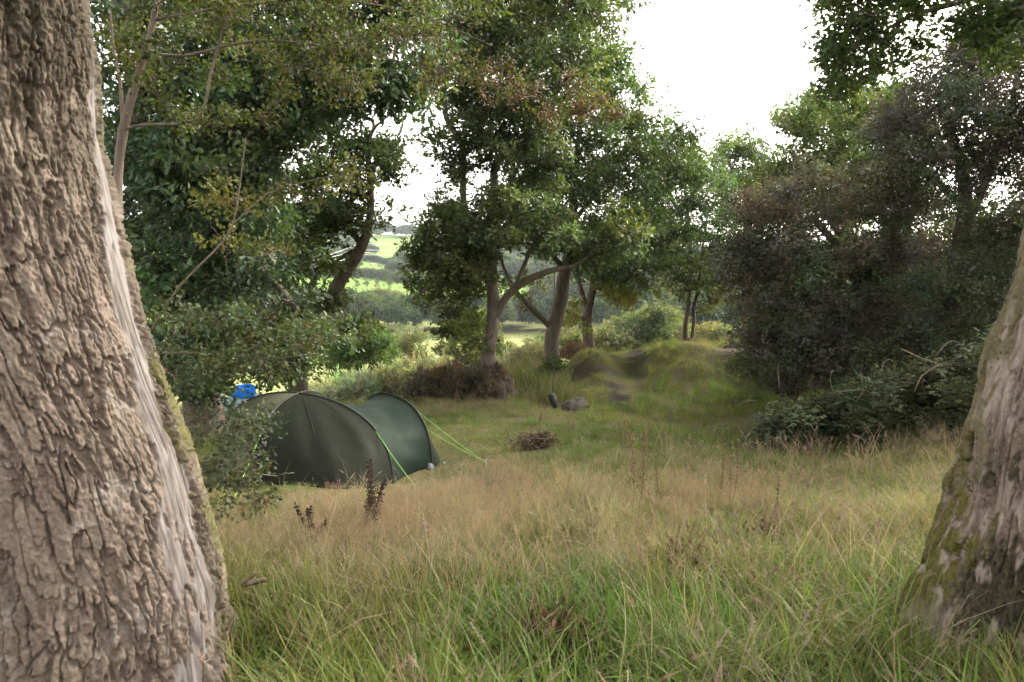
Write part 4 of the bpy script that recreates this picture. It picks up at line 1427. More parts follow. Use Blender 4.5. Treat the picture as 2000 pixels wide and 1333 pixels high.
# bare canes, each a part of the bramble
for i, L in enumerate([
        [(1760, 682, 9.2, .012), (1800, 700, 9.1, .011), (1834, 712, 9.0, .009)],
        [(1834, 712, 9.0, .010), (1800, 735, 9.0, .013), (1786, 765, 9.0, .015)],
        [(1828, 695, 9.1, .009), (1845, 675, 9.1, .009), (1862, 666, 9.1, .008), (1886, 678, 9.1, .004)],
        [(1718, 735, 9.2, .008), (1725, 710, 9.2, .008), (1738, 702, 9.2, .007), (1748, 715, 9.2, .006), (1744, 732, 9.2, .004)],
        [(1620, 768, 9.2, .006), (1660, 763, 9.1, .008), (1690, 760, 9.1, .009), (1725, 740, 9.1, .005)],
        [(1670, 785, 9.1, .006), (1685, 765, 9.1, .008), (1680, 725, 9.2, .005)],
        [(1628, 770, 9.3, .006), (1621, 742, 9.3, .006), (1626, 724, 9.3, .004)],
        [(1690, 760, 9.1, .008), (1706, 772, 9.1, .005)],
        [(1876, 800, 8.9, .006), (1874, 770, 8.9, .006), (1905, 750, 8.9, .003)],
        [(1522, 758, 9.9, .007), (1520, 735, 10.0, .006), (1518, 712, 10.0, .004)],
        [(1440, 800, 9.7, .003), (1450, 785, 9.7, .005), (1480, 782, 9.7, .004)],
        [(1575, 755, 9.6, .004), (1582, 745, 9.6, .005), (1590, 736, 9.6, .003)],
        [(1845, 730, 9.1, .006), (1866, 700, 9.0, .006), (1900, 690, 9.0, .003)]]):
    g = Geo()
    Pc, Rc = limb(L)
    Rc = Rc * 0.62
    Pc = catmull(Pc[::2], Rc[::2], 0.05)[0] if False else Pc
    g.tube(Pc, Rc, 5)
    link("dead_cane", g.mesh("dead_cane", M_DEADTWIG), bram)
for px_, py_ in ((1694, 728), (1822, 760)):
    pass

gorse1, _ = bush("gorse_bush", "long pale grey-green gorse bank running behind both tent humps", "gorse",
     stems_at(680, 17.2, 3, .5, .015) + stems_at(760, 17.2, 3, .5, .015),
     [fo([(610, 772), (660, 758), (740, 742), (800, 722), (880, 716), (890, 745), (780, 768), (700, 785), (620, 792)], 17.4, .7, 76, 10, .30, flat=.7)],
     "gorse", GORSE_SRC, (0.50, 0.52, 0.34), 1.0, gap=.6, tone=.14, tw=.6, tilt=.25)
gorse2, _ = bush("dead_gorse_bush", "brown dead gorse heaped against the foot of the tallest central oak", "gorse",
     stems_at(850, 16.2, 3, .6, .015) + stems_at(930, 16.2, 3, .6, .015),
     [fo([(815, 770), (832, 745), (875, 735), (930, 733), (965, 738), (968, 765), (960, 776), (820, 778)], 16.1, .5, 62, 11, .26, flat=.7)],
     "gorse", GORSE_SRC, (0.19, 0.15, 0.105), 1.0, gap=.6, tone=.25, tw=.6, tilt=.3)
gorse3, _ = bush("gorse_shrub", "small pale gorse tuft on the slope right of the central oak trunk", "gorse",
     stems_at(1020, 24, 3, .6, .015),
     [fo([(985, 722), (1010, 700), (1050, 692), (1060, 712), (1030, 735), (1000, 735)], 22.5, .8, 16, 14, .4)],
     "gorse", GORSE_SRC, (0.38, 0.39, 0.27), 1.3, gap=.6, tone=.14, tilt=.3)

bush("round_bush", "dense round green bush behind the tent, left of the grey willow", "bush", stems_at(700, 34, 4, 2.2, .07, .3),
     [fo([(650, 740), (640, 690), (655, 645), (690, 628), (735, 640), (765, 680), (770, 730), (720, 760)], 33.0, 1.6, 84, 24, .65)],
     "bush", BUSH_SRC, (0.080, 0.125, 0.036), 1.15, gap=.45, tone=.2)
bush("willow_bush", "airy grey-green willow bush between the round bush and the pale field", "bush", stems_at(800, 38, 7, 3.0, .05, .35),
     [fo([(770, 720), (765, 690), (785, 650), (805, 638), (825, 650), (838, 690), (830, 725)], 38.0, 1.2, 34, 18, .6)],
     "bush", BUSH_SRC, (0.165, 0.175, 0.095), 1.0, gap=.3, tone=.15)
bush("spreading_bush", "yellow-green spreading bush just left of the central oak trunk", "bush", stems_at(920, 35, 5, 2.2, .06, .4),
     [fo([(855, 690), (870, 660), (910, 625), (950, 615), (985, 680), (990, 715), (940, 725), (890, 710)], 35.0, 1.4, 46, 22, .6)],
     "bush", BUSH_SRC, (0.110, 0.135, 0.045), 1.1, gap=.3, tone=.2)
bush("low_bush", "low grey-green bush left of the broad bank oak's foot", "bush", stems_at(1050, 40, 4, 1.4, .05, .4),
     [fo([(1030, 690), (1045, 668), (1080, 660), (1085, 700), (1050, 710)], 38.0, 1.2, 16, 20, .6)],
     "bush", BUSH_SRC, (0.095, 0.125, 0.050), 1.1, gap=.4, tone=.2)
bush("hedge_bush", "pale olive bush seen between the two bank oak trunks", "bush", stems_at(1120, 40, 4, 2.0, .05, .4),
     [fo([(1085, 690), (1095, 650), (1120, 640), (1140, 665), (1140, 695)], 40.0, 1.2, 22, 20, .65)],
     "bush", BUSH_SRC, (0.135, 0.145, 0.060), 1.1, gap=.4, tone=.2)
bush("sallow_bush", "large domed grey-green bush behind the bank left of the twin stems", "bush", stems_at(1260, 48, 6, 4.0, .09, .3),
     [fo([(1215, 690), (1225, 640), (1255, 610), (1290, 603), (1320, 620), (1335, 660), (1320, 690), (1260, 700)], 48.0, 2.4, 70, 26, .95),
      fo([(1160, 690), (1175, 650), (1215, 632), (1230, 690)], 46.0, 1.6, 26, 24, .85, col=(0.135, 0.150, 0.070))],
     "bush", BUSH_SRC, (0.110, 0.135, 0.058), 1.5, gap=.45, tone=.18)
bush("scrub_bush", "pale scrubby bush behind the bank right of the twin stems", "bush", stems_at(1390, 50, 4, 2.4, .06, .4),
     [fo([(1345, 675), (1360, 645), (1400, 640), (1440, 655), (1450, 680), (1390, 685)], 50.0, 1.6, 30, 22, .8)],
     "bush", BUSH_SRC, (0.150, 0.155, 0.075), 1.4, gap=.45, tone=.15)
bush("bright_sapling", "little bright yellow-green sapling at the thicket's foot on the right bank", "bush", stems_at(1450, 15.5, 3, .7, .012, .4),  # leaves coloured a brighter yellow-green
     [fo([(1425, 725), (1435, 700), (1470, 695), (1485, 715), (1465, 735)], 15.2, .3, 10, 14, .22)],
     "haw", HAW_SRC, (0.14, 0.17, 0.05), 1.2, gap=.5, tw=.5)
bush("ivy_clump", "dark ivy clump at the foot of the broad bank oak", "ivy", stems_at(1075, 18.9, 3, .5, .012, .4),
     [fo([(1045, 755), (1055, 725), (1075, 705), (1100, 715), (1100, 745), (1080, 760)], 19.0, .3, 24, 18, .28)],
     "haw", HAW_SRC, (0.048, 0.070, 0.022), 1.6, gap=.5, tw=.5)
bush("dead_fern_clump", "rust-brown dead fern clump between the bank oak trunks", "fern", stems_at(1118, 21.4, 3, .4, .01, .4),
     [fo([(1095, 700), (1110, 678), (1135, 676), (1145, 695), (1120, 710)], 21.6, .3, 9, 14, .25)],
     "haw", HAW_SRC, (0.13, 0.075, 0.045), 1.6, gap=.5, tw=.5)

# ------------------------------------------------------------------ valley woods, hedges and hill
def crown_points(c, rx, rz, n):
    q = rng.normal(size=(n, 3))
    q /= np.linalg.norm(q, axis=1, keepdims=True)
    q[:, 2] = np.abs(q[:, 2]) * 1.0 - 0.15
    r = 0.72 + 0.32 * rng.random(n)
    lump = 1 + 0.22 * noise(q[:, 0] * 2.5 + c[0], q[:, 1] * 2.5 + c[1], q[:, 2] * 2.5, 4)
    return c + q * (r * lump)[:, None] * np.array([rx, rx, rz])


def wood_mass(name, spots, label=None, jit=0.1):
    P, Cc, S = [], [], []
    for (x, y, h, rx, col) in spots:
        z = float(ground(x, y, False))
        n = int(26 + 16 * rx * h / 6)
        p = crown_points(np.array([x, y, z + h * 0.42]), rx, h * 0.58, n)
        P.append(p)
        Cc.append(np.tile(np.array(col) * rng.uniform(0.75, 1.25), (n, 1)))
        S.append(np.full(n, 0.9 + 0.10 * rx))
    P = np.concatenate(P)
    o = scatter(name, P, "farclump", FARCLUMP_SRC, np.concatenate(Cc), np.concatenate(S) * rng.uniform(0.8, 1.2, len(P)), jitter=jit)
    return o


DK, MD, PL = (0.040, 0.062, 0.030), (0.070, 0.095, 0.038), (0.115, 0.125, 0.055)
spots = []
for px_ in np.arange(300, 2300, 20):            # the tree line along the far side of the field
    D = 156 + 6 * rng.normal()
    x = (px_ - 1000) / F * D
    spots.append((x, D, rng.uniform(6.5, 9.0), rng.uniform(2.6, 4.2), DK if rng.random() < 0.6 else MD))
for px_ in np.arange(300, 2300, 26):            # paler wood behind it
    D = 180 + 8 * rng.normal()
    x = (px_ - 1000) / F * D
    spots.append((x, D, rng.uniform(9, 13) if px_ > 1050 else rng.uniform(4, 6.5), rng.uniform(3.0, 4.6), PL if rng.random() < 0.5 else MD))
for px_ in np.arange(1080, 2100, 22):           # woods climbing the slope on the right
    for D in (120, 205, 235, 275, 320, 380):
        if D == 120 and px_ < 1330: continue
        d = D * (1 + 0.04 * rng.normal())
        x = (px_ + 12 * rng.normal() - 1000) / F * d
        spots.append((x, d, rng.uniform(8, 12), rng.uniform(3.4, 5.0) * (1 + D / 900), [DK, MD, MD, PL][rng.integers(0, 4)]))
tag(wood_mass("valley_woodland", spots), "hazy mixed woodland across the valley floor and right slope", "woodland")
# hedges and copses on the hill, laid along lines read off the picture
def hedge(pts, h, rx, step_px=5, col=DK):
    out = []
    for (ax, ay), (bx, by) in zip(pts[:-1], pts[1:]):
        n = max(2, int(math.hypot(bx - ax, by - ay) / step_px))
        for t in np.linspace(0, 1, n, endpoint=False):
            p = hit(ax + (bx - ax) * t, ay + (by - ay) * t, 185)
            out.append((p[0], p[1], h * rng.uniform(0.7, 1.4), rx * rng.uniform(0.8, 1.3), col))
    return out


tag(wood_mass("lower_hedge", hedge([(640, 538), (700, 540), (740, 545), (770, 550), (830, 556)], 2.6, 1.9, 4, MD)), "dark hedge below the sunlit hill pasture holding two cattle", "hedge", "hedges on the far hill")
tag(wood_mass("middle_hedge", hedge([(690, 505), (720, 510), (750, 515), (780, 522), (820, 532)], 2.6, 1.9, 4, DK)), "dark hedge crossing above the sunlit hill pasture holding two cattle", "hedge", "hedges on the far hill")
tag(wood_mass("hillside_copse", hedge([(700, 494), (725, 497), (740, 498)], 5, 3.0, 6, DK) + hedge([(690, 486), (722, 485)], 6, 3.5, 6, DK)
              + hedge([(785, 530), (800, 540)], 8, 4, 5, DK) + hedge([(770, 532), (778, 545)], 5, 3, 5, MD)), "dark copse at the top corner of the hill pasture", "copse")
sp = []
for k in range(220):
    px_ = rng.uniform(560, 1100)
    py_ = rng.uniform(450, 466)
    p = hit(px_, py_, 185)
    sp.append((p[0], p[1], rng.uniform(8, 12), rng.uniform(5, 8), [DK, MD][rng.integers(0, 2)]))
for k in range(110):
    px_ = rng.uniform(560, 690)
    py_ = rng.uniform(490, 540)
    p = hit(px_, py_, 185)
    sp.append((p[0], p[1], rng.uniform(6, 9), rng.uniform(4, 6), [DK, MD][rng.integers(0, 2)]))
for k in range(120):
    px_ = rng.uniform(830, 1080)
    py_ = rng.uniform(485, 560)
    p = hit(px_, py_, 185)
    sp.append((p[0], p[1], rng.uniform(6, 10), rng.uniform(4, 6), [DK, MD, PL][rng.integers(0, 3)]))
tag(wood_mass("hilltop_wood", sp), "dark wood along the skyline of the far hill", "woodland")
for i, (px_, py_, w) in enumerate([(697, 571, "leftmost of the row of small trees in the lower hill field"), (717, 569, "second from the left in the row of small trees in the lower hill field"),
                                   (737, 570, "third from the left in the row of small trees in the lower hill field"), (759, 574, "rightmost of the row of small trees in the lower hill field")]):
    p = hit(px_, py_, 185)
    root = thing("orchard_tree", p, w, "tree", "small trees on the hill field")
    g = Geo()
    g.tube(np.array([p - [0, 0, .3], p + [0, 0, 1.5], p + [0.1, 0, 3.4]]), [.16, .12, .05], 6)
    link("trunk", g.mesh("trunk", M_BARK), root)
    q = rng.normal(size=(16, 3)) * [0.55, 0.55, 1.0] + p + [0, 0, 2.9]
    scatter("crown", q, "farclump", FARCLUMP_SRC, MD, 0.55, root)


def cow(p, yaw, mat, label):
    root = thing("cow", p, label, "cow", "cattle on the far hill")
    g = Geo()
    def T(v):
        v = np.asarray(v, float)
        c, s = math.cos(yaw), math.sin(yaw)
        return np.stack([v[:, 0] * c - v[:, 1] * s, v[:, 0] * s + v[:, 1] * c, v[:, 2]], 1) + p
    g.tube(T([[-1.15, 0, 1.15], [-1.0, 0, 1.05], [-.4, 0, .98], [.4, 0, .98], [.85, 0, 1.1], [1.15, 0, 1.3], [1.4, 0, 1.45], [1.62, 0, 1.42], [1.95, 0, 1.2]]),
           [.12, .34, .42, .42, .36, .24, .2, .2, .1], 10)
    for sx in (-.85, .75):
        for sy in (-.22, .22):
            g.tube(T([[sx, sy, .95], [sx + .03, sy, .5], [sx - .02, sy, -.05]]), [.14, .08, .06], 6)
    for sy in (-1, 1):
        g.tube(T([[1.55, sy * .15, 1.5], [1.5, sy * .4, 1.5]]), [.07, .03], 5)
    g.tube(T([[-1.15, 0, 1.2], [-1.28, 0, .8], [-1.26, 0, .4]]), [.04, .03, .05], 5)
    link("body", g.mesh("body", mat), root)


cow(hit(727, 521, 185), 0.4, plain("cream_hide", (0.55, 0.45, 0.33), .8), "cream cow lying farther left in the sunlit hill pasture")
cow(hit(742, 524, 185), 2.6, plain("dun_hide", (0.26, 0.20, 0.13), .8), "dun cow grazing right of the cream one on the hill")

# cables across the valley and the pole that carries them
M_WIRE = plain("pale_cable", (0.5, 0.5, 0.5), .5, .05)
pb = on(702, 300)
pole_top = float(at(702, 470, 300)[2])
g = Geo()
g.tube(np.array([pb - [0, 0, .5], [pb[0], pb[1], pole_top]]), [.13, .10], 10)
root = thing("utility_pole", pb, "wooden pole carrying the cables, hidden behind the forked oak", "pole")
link("post", g.mesh("post", M_BARK), root)
for a, b_, d_, lab in [((520, 538, 110), (702, 476, 300), (1010, 476, 430), "uppermost of the thin pale cables crossing the valley"),
                       ((560, 519, 110), (702, 488, 300), (1010, 496, 430), "middle of the thin pale cables crossing the valley"),
                       ((560, 534, 110), (702, 498, 300), (1010, 500, 430), "lowest of the thin pale cables crossing the valley")]:
    A, B, C_ = at(*a), at(*b_), at(*d_)
    t = np.linspace(0, 1, 14)[:, None]
    s1 = A + (B - A) * t - [0, 0, 1] * (0.35 * 4 * t * (1 - t))
    s2 = B + (C_ - B) * t - [0, 0, 1] * (0.3 * 4 * t * (1 - t))
    g = Geo()
    g.tube(np.concatenate([s1, s2[1:]]), 0.06, 4)
    tag(link("power_cable", g.mesh("power_cable", M_WIRE)), lab, "cable", "cables over the valley")

# ------------------------------------------------------------------ tent
def fabric(name, c1, c2, trans=0.18):
    m, nt, b = new_mat(name)
    n = ntex(nt, 2.5, 4, geo_pos(nt))
    n2 = ntex(nt, 16, 5, geo_pos(nt, (1, 1, .5)), 0.6, 0.8)
    c = ramp(nt, n, [(0.3, c1), (0.7, c2)])
    nt.links.new(c, b.inputs['Base Color'])
    b.inputs['Roughness'].default_value = 0.62
    b.inputs['Specular IOR Level'].default_value = 0.06
    b.inputs['Sheen Weight'].default_value = 0.0
    bump(nt, b, n2, 0.22, 0.015)
    t = nt.nodes.new("ShaderNodeBsdfTranslucent")
    nt.links.new(c, t.inputs['Color'])
    mx = nt.nodes.new("ShaderNodeMixShader")
    mx.inputs[0].default_value = trans
    nt.links.new(b.outputs[0], mx.inputs[1])
    nt.links.new(t.outputs[0], mx.inputs[2])
    nt.links.new(mx.outputs[0], nt.nodes["Material Output"].inputs[0])
    return m


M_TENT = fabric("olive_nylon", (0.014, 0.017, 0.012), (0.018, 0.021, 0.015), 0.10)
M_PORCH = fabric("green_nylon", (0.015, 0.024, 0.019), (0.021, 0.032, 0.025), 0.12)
M_SIDE = fabric("lit_olive_nylon", (0.105, 0.110, 0.066), (0.13, 0.135, 0.085), 0.3)  # lighter copy of the olive cloth: light through the panel put into colour
M_SEAM = plain("black_sleeve", (0.018, 0.02, 0.018), .7, .2)
M_GUY = plain("lime_cord", (0.20, 0.46, 0.08), .6, .1)
M_METAL = plain("steel_peg", (0.45, 0.45, 0.45), .4, .1)


def onp(x, y):
    return np.array([x, y, float(ground(x, y))])


F1, F2, F4 = onp(-2.92, 7.55), onp(-1.42, 7.95), onp(-4.02, 9.25)
F3 = onp(-2.50, 9.65)
Cc = (F1 + F2 + F3 + F4) / 4
APEX = at(572, 769, 8.6)
APEX[0], APEX[1] = Cc[0], Cc[1]
Nf, Ff = onp(-1.06, 8.85), onp(-2.32, 10.45)
TA_ = at(762, 773, 9.65)


def half_arc(foot, s):
    """from the apex (s=0) down to a foot (s=1), an elliptical pole"""
    th = s * np.pi / 2
    h = np.sin(th) ** 0.92
    v = np.cos(th) ** 0.80
    P = APEX[None] * 0 + np.stack([APEX[0] + (foot[0] - APEX[0]) * h, APEX[1] + (foot[1] - APEX[1]) * h, foot[2] + (APEX[2] - foot[2]) * v], 1)
    return P


def hoop(t):
    """porch hoop, t 0 near foot .. 1 far foot"""
    a = np.pi * t
    c = (Nf + Ff) / 2
    h = np.sign(np.cos(a)) * np.abs(np.cos(a)) ** 0.85
    P = c[None] + (Nf - c)[None] * h[:, None]
    base = Nf[2] * (1 - t) + Ff[2] * t
    P[:, 2] = base + (TA_[2] - c[2]) * np.sin(a) ** 0.75
    return P


tent = thing("tent", Cc * [1, 1, 0] + [0, 0, min(F1[2], F2[2])], "dark green dome tent with a tunnel porch pitched in the meadow", "tent")


def sheet(name, P, mat, parent=tent, thick=0.002):
    nr, nc = P.shape[:2]
    ix = np.arange(nr * nc).reshape(nr, nc)
    q = np.stack([ix[:-1, :-1], ix[1:, :-1], ix[1:, 1:], ix[:-1, 1:]], -1).reshape(-1, 4)
    return link(name, mesh_from(name, P.reshape(-1, 3), q, mat), parent)


S_, T_ = np.linspace(0.0, 1, 44), np.linspace(0, 1, 40)


def dome_panel(fa, fb, out, bulge, mat, name="panel", wr=0.034, seed=0):
    A, B = half_arc(fa, S_), half_arc(fb, S_)
    P = A[:, None] * (1 - T_)[None, :, None] + B[:, None] * T_[None, :, None]
    k = (4 * T_ * (1 - T_))[None, :, None]
    mid = (fa + fb) / 2
    o_ = mid - Cc
    o_[2] = 0
    o_ /= np.linalg.norm(o_)
    dome = np.sin(S_ * np.pi / 2)[:, None, None]
    P = P + o_ * bulge * k * dome + o_ * out * k * (S_ ** 3)[:, None, None]
    # the cloth pulls straight between its pegs: long tension folds run down from the apex
    fold = np.sin(T_ * 26 + 1.5 * noise(T_ * 4, seed))[None, :] * (S_ ** 2 * (1 - S_))[:, None] * wr * 2.2
    wrn = wr * fbm(P[..., 0] * 3.2, P[..., 1] * 3.2, P[..., 2] * 3.2, 3, seed) * np.minimum(1, k[..., 0] * 2)
    P = P + o_ * (wrn + fold * np.minimum(1, k[..., 0] * 2))[..., None]
    gz = ground(P[-1, :, 0], P[-1, :, 1])
    P[-1, :, 2] = gz + 0.02
    return sheet(name, P, mat)


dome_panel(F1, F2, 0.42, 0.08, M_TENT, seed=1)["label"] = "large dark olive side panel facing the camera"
dome_panel(F4, F1, 0.10, 0.06, M_SIDE, seed=2)["label"] = "left olive end panel, coloured paler as if lit through"
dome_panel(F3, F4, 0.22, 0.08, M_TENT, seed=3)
dome_panel(F2, F3, 0.0, -0.05, M_TENT, name="inner_door", seed=4)
# porch cloth sagging between the dome and the hoop
tt = np.linspace(0, 1, 60)
dome_edge = np.concatenate([half_arc(F2, np.linspace(1, 0, 30)), half_arc(F3, np.linspace(0, 1, 31))[1:]])
HP = hoop(tt)
ss = np.linspace(0, 1, 30)
P = dome_edge[None] * (1 - ss)[:, None, None] + HP[None] * ss[:, None, None]
sag = (4 * ss * (1 - ss))[:, None] * np.sin(np.pi * tt)[None]
P[..., 2] -= 0.18 * sag
c_in = (Cc + (Nf + Ff) / 2) / 2
dirn = c_in - P
dirn[..., 2] = 0
dirn /= np.linalg.norm(dirn, axis=2, keepdims=True) + 1e-6
side = (4 * ss * (1 - ss))[:, None] * np.abs(np.cos(np.pi * tt))[None]
P += dirn * (0.10 * side)[..., None]
radial = np.sin((ss[:, None] * 9 + tt[None] * 6)) * 0.5 + np.sin(ss[:, None] * 17 - tt[None] * 21) * 0.5
P[..., 2] += (0.020 * radial + 0.034 * fbm(P[..., 0] * 4, P[..., 1] * 4, P[..., 2] * 4, 3, 8)) * sag * 0.9
P += dirn * (0.012 * np.sin(tt[None] * 40 + ss[:, None] * 5) * side)[..., None]
gz = ground(P[:, 0, 0], P[:, 0, 1])
P[:, 0, 2] = gz + 0.02
P[:, -1, 2] = ground(P[:, -1, 0], P[:, -1, 1]) + 0.02
sheet("porch_canopy", P, M_PORCH)["label"] = "sagging green porch canopy over the tunnel end"
# sloping front door of the porch
out_dir = (Nf + Ff) / 2 - Cc
out_dir[2] = 0
out_dir /= np.linalg.norm(out_dir)
s2 = np.linspace(0, 1, 16)
foot_line = Nf[None] * (1 - tt)[:, None] + Ff[None] * tt[:, None] + out_dir[None] * (0.50 * np.sin(np.pi * tt) ** 0.5)[:, None]
foot_line[:, 2] = ground(foot_line[:, 0], foot_line[:, 1]) + 0.02
P = HP[None] * (1 - s2)[:, None, None] + foot_line[None] * s2[:, None, None]
sheet("porch_door", P, M_TENT)
for pts in (half_arc(F1, np.linspace(1, 0, 22)).tolist() + half_arc(F3, np.linspace(0, 1, 22)).tolist()[1:],
            half_arc(F2, np.linspace(1, 0, 22)).tolist() + half_arc(F4, np.linspace(0, 1, 22)).tolist()[1:], hoop(np.linspace(0, 1, 40)).tolist()):
    pts = np.array(pts)
    pts[:, 2] += 0.006
    g = Geo()
    g.tube(pts, 0.012, 7)
    link("pole_sleeve", g.mesh("pole_sleeve", M_SEAM), tent)
# seams on the big panel
for t0 in (0.42, 0.78):
    A, B = half_arc(F1, S_), half_arc(F2, S_)
    k = 4 * t0 * (1 - t0)
    o_ = (F1 + F2) / 2 - Cc
    o_[2] = 0
    o_ /= np.linalg.norm(o_)
    Q = A * (1 - t0) + B * t0 + o_[None] * (0.08 * k * np.sin(S_ * np.pi / 2) + 0.42 * k * S_ ** 3 + 0.018)[:, None]
    g = Geo()
    g.tube(Q[6:-1] - o_ * 0.016, 0.003, 5)
    link("seam", g.mesh("seam", M_SEAM), tent)


def guy(a, b_):
    v = b_ - a
    t = np.linspace(0, 1, 8)[:, None]
    g = Geo()
    g.tube(a + v * t - np.array([0, 0, 1]) * 0.02 * 4 * t * (1 - t), 0.0042, 5)
    o = link("guy_line", g.mesh("guy_line", M_GUY), tent)
    g = Geo()
    d = v / np.linalg.norm(v)
    pe = np.array([b_ + [0, 0, .03], b_ + [0, 0, -.12]])
    g.tube(np.array([b_ + [0.012, 0, .035], b_ + [0, 0, .045], b_ + [-.008, 0, .03], b_ + [-.004, 0, -.12]]), .004, 5)
    link("peg", g.mesh("peg", M_METAL), o)


def gp(px, py, D):
    p = at(px, py, D)
    z = float(ground(p[0], p[1]))
    p[2] = z + 0.05
    return p


guy(half_arc(F2, np.array([0.60]))[0], gp(812, 936, 7.55))
guy(hoop(np.array([0.33]))[0], gp(950, 914, 8.4))
guy(hoop(np.array([0.18]))[0], gp(950, 914, 8.4) + [0.01, 0.02, 0])
guy(half_arc(F1, np.array([0.62]))[0], gp(446, 1020, 6.05))

# things lying about the camp
def crumple(name, c, size, mat, label, cat, seed=0, amp=0.35):
    u = np.linspace(0, 2 * np.pi, 40, endpoint=False)
    v = np.linspace(0, np.pi, 24)
    Uu, Vv = np.meshgrid(u, v)
    n = np.stack([np.cos(Uu) * np.sin(Vv), np.sin(Uu) * np.sin(Vv), np.cos(Vv)], -1)
    r = 1 + amp * fbm(n[..., 0] * 2.2 + seed, n[..., 1] * 2.2, n[..., 2] * 2.2, 4, seed) + 0.34 * amp * np.abs(noise(n[..., 0] * 6, n[..., 1] * 6, n[..., 2] * 6, seed))
    P = n * r[..., None] * np.array(size)
    P[..., 2] = np.maximum(P[..., 2], -size[2] * 0.75)
    P = P + np.array(c) + [0, 0, size[2] * 0.74]
    nr, nc = Uu.shape
    ix = np.arange(nr * nc).reshape(nr, nc)
    q = np.stack([ix[:-1], ix[1:], np.roll(ix, -1, 1)[1:], np.roll(ix, -1, 1)[:-1]], -1).reshape(-1, 4)
    o = link(name, mesh_from(name, P.reshape(-1, 3), q, mat))
    return tag(o, label, cat)


M_BLUE = fabric("blue_tarp", (0.012, 0.16, 0.70), (0.03, 0.26, 0.85), .15)
M_CYAN = fabric("pale_blue_plastic", (0.30, 0.46, 0.55), (0.5, 0.62, 0.68), .2)
M_WHITE = fabric("white_plastic", (0.22, 0.26, 0.29), (0.34, 0.37, 0.39), .2)
crumple("tarpaulin_bundle", onp(-4.85, 12.2) + [0, 0, .30], (.20, .16, .15), M_BLUE, "bright blue tarpaulin bundle seen left of the tent top", "bag", 3)
crumple("camp_bag", onp(-4.90, 12.25), (.3, .22, .26), M_CYAN, "pale blue crumpled bag carrying the bright blue bundle", "bag", 7)
crumple("plastic_bag", onp(-5.25, 12.0), (.22, .16, .20), M_CYAN, "pale blue plastic bag lying left of the bright blue bundle", "bag", 9)
crumple("carrier_bag", onp(-1.06, 8.72) - [0, 0, .03], (.03, .05, .055), M_WHITE, "pale plastic carrier bag tucked at the porch door", "bag", 12, 0.9)
crumple("paper_scrap", gp(867, 892, 8.9) - [0, 0, .03], (.022, .02, .018), M_WHITE, "scrap of pale litter on the grass by the porch", "litter", 14)
M_STONE = plain("grey_stone", (0.115, 0.098, 0.085), .9, .35, 9, .2, .6)
crumple("boulder", onp(1.42, 15.0) - [0, 0, .10], (.27, .22, .19), M_STONE, "grey brown boulder half sunk in the meadow near the swing", "stone", 22, 0.6)
M_EARTH = plain("dark_earth", (0.075, 0.055, 0.04), 1.0, .4, 7, .05, .8)
crumple("root_plate", on(1345, 24.2) - [0, 0, .28], (.62, .6, .36), M_EARTH, "dark earth root plate under the twin-stemmed tree", "root plate", 31)

bo = crumple("root_burl", burl_spot + [.12, -.1, -.1], (.30, .24, .36), M_BARK, None, None, 37, 0.9)
bo.parent = next(o for o in bpy.data.objects if o.name.startswith("central_oak_tree"))
bo.location = -Vector(bo.parent["_base"])
# swing: a worn tyre on a long rope from a limb of the broad bank oak
sc_ = at(1080, 783, 15.3)
g = Geo()
a = np.linspace(0, 2 * np.pi, 29)
ax = np.array([0.93, 0.18, 0.30])
ax /= np.linalg.norm(ax)
e1 = np.cross(ax, [0, 1, 0.0])
e1 /= np.linalg.norm(e1)
e2 = np.cross(ax, e1)
ring = sc_ + 0.13 * (np.cos(a)[:, None] * e1 + np.sin(a)[:, None] * e2)
g.tube(ring, 0.058, 12, False, 0.0)
root = thing("tyre_swing", sc_, "small black tyre hanging on a rope in front of the bank", "swing")
link("tyre", g.mesh("tyre", plain("black_rubber", (0.022, 0.026, 0.03), .6, .2)), root)
g = Geo()
topp = at(1083, 526, 15.48)
t = np.linspace(0, 1, 10)[:, None]
g.tube(sc_ + np.array([0, 0, .17]) + (topp - sc_ - [0, 0, .17]) * t, 0.010, 5)
link("rope", g.mesh("rope", plain("dark_rope", (0.07, 0.06, 0.05), .9)), root)


def stick(name, pts, label, mat=None, cat="stick"):
    g = Geo()
    for L in pts:
        Pq, Rq = limb(L)
        g.tube(Pq, Rq, 6, True, .15)
    return tag(link(name, g.mesh(name, mat or M_TWIG)), label, cat)


# heap of dead twigs and bracken in the meadow
hc = onp(0.31, 9.45)
root = thing("brush_heap", hc, "little heap of dead brown twigs in the middle of the meadow", "brush heap")
g = Geo()
A = rng.normal(size=(420, 3)) * [.13, .09, .045] + hc + [0, 0, .10]
g.segs(A, A + rng.normal(size=(420, 3)) * [.07, .05, .05], .010, .005)
o = link("twig_pile", g.mesh("twig_pile", plain("dead_brown", (0.085, 0.06, 0.042), .95, .4)), root)
o["kind"] = "stuff"
g = Geo()
g.tube(hc + np.array([[-.13, 0, .05], [-.2, 0, .13], [-.17, 0, .19], [-.10, 0, .18]]), .006, 5)
link("twig", g.mesh("twig", M_TWIG), root)

stick("broken_stick", [[(472, 1144, 3.55, .013), (500, 1136, 3.6, .015), (520, 1132, 3.62, .012)], [(474, 1140, 3.55, .008), (490, 1128, 3.58, .007), (505, 1118, 3.6, .004)]],
      "broken grey stick lying in the grass beside the huge left trunk", M_TWIG)

# ------------------------------------------------------------------ dead dock stalks and flowers
M_DOCK = plain("dead_dock", (0.042, 0.027, 0.020), .95, .4, 30)
M_DOCKP = plain("dry_dock", (0.15, 0.098, 0.058), .95, .35, 30)
M_PINK = plain("pink_petal", (0.62, 0.24, 0.45), .6, .15)
M_STEMG = plain("green_stem", (0.09, 0.12, 0.03), .8)


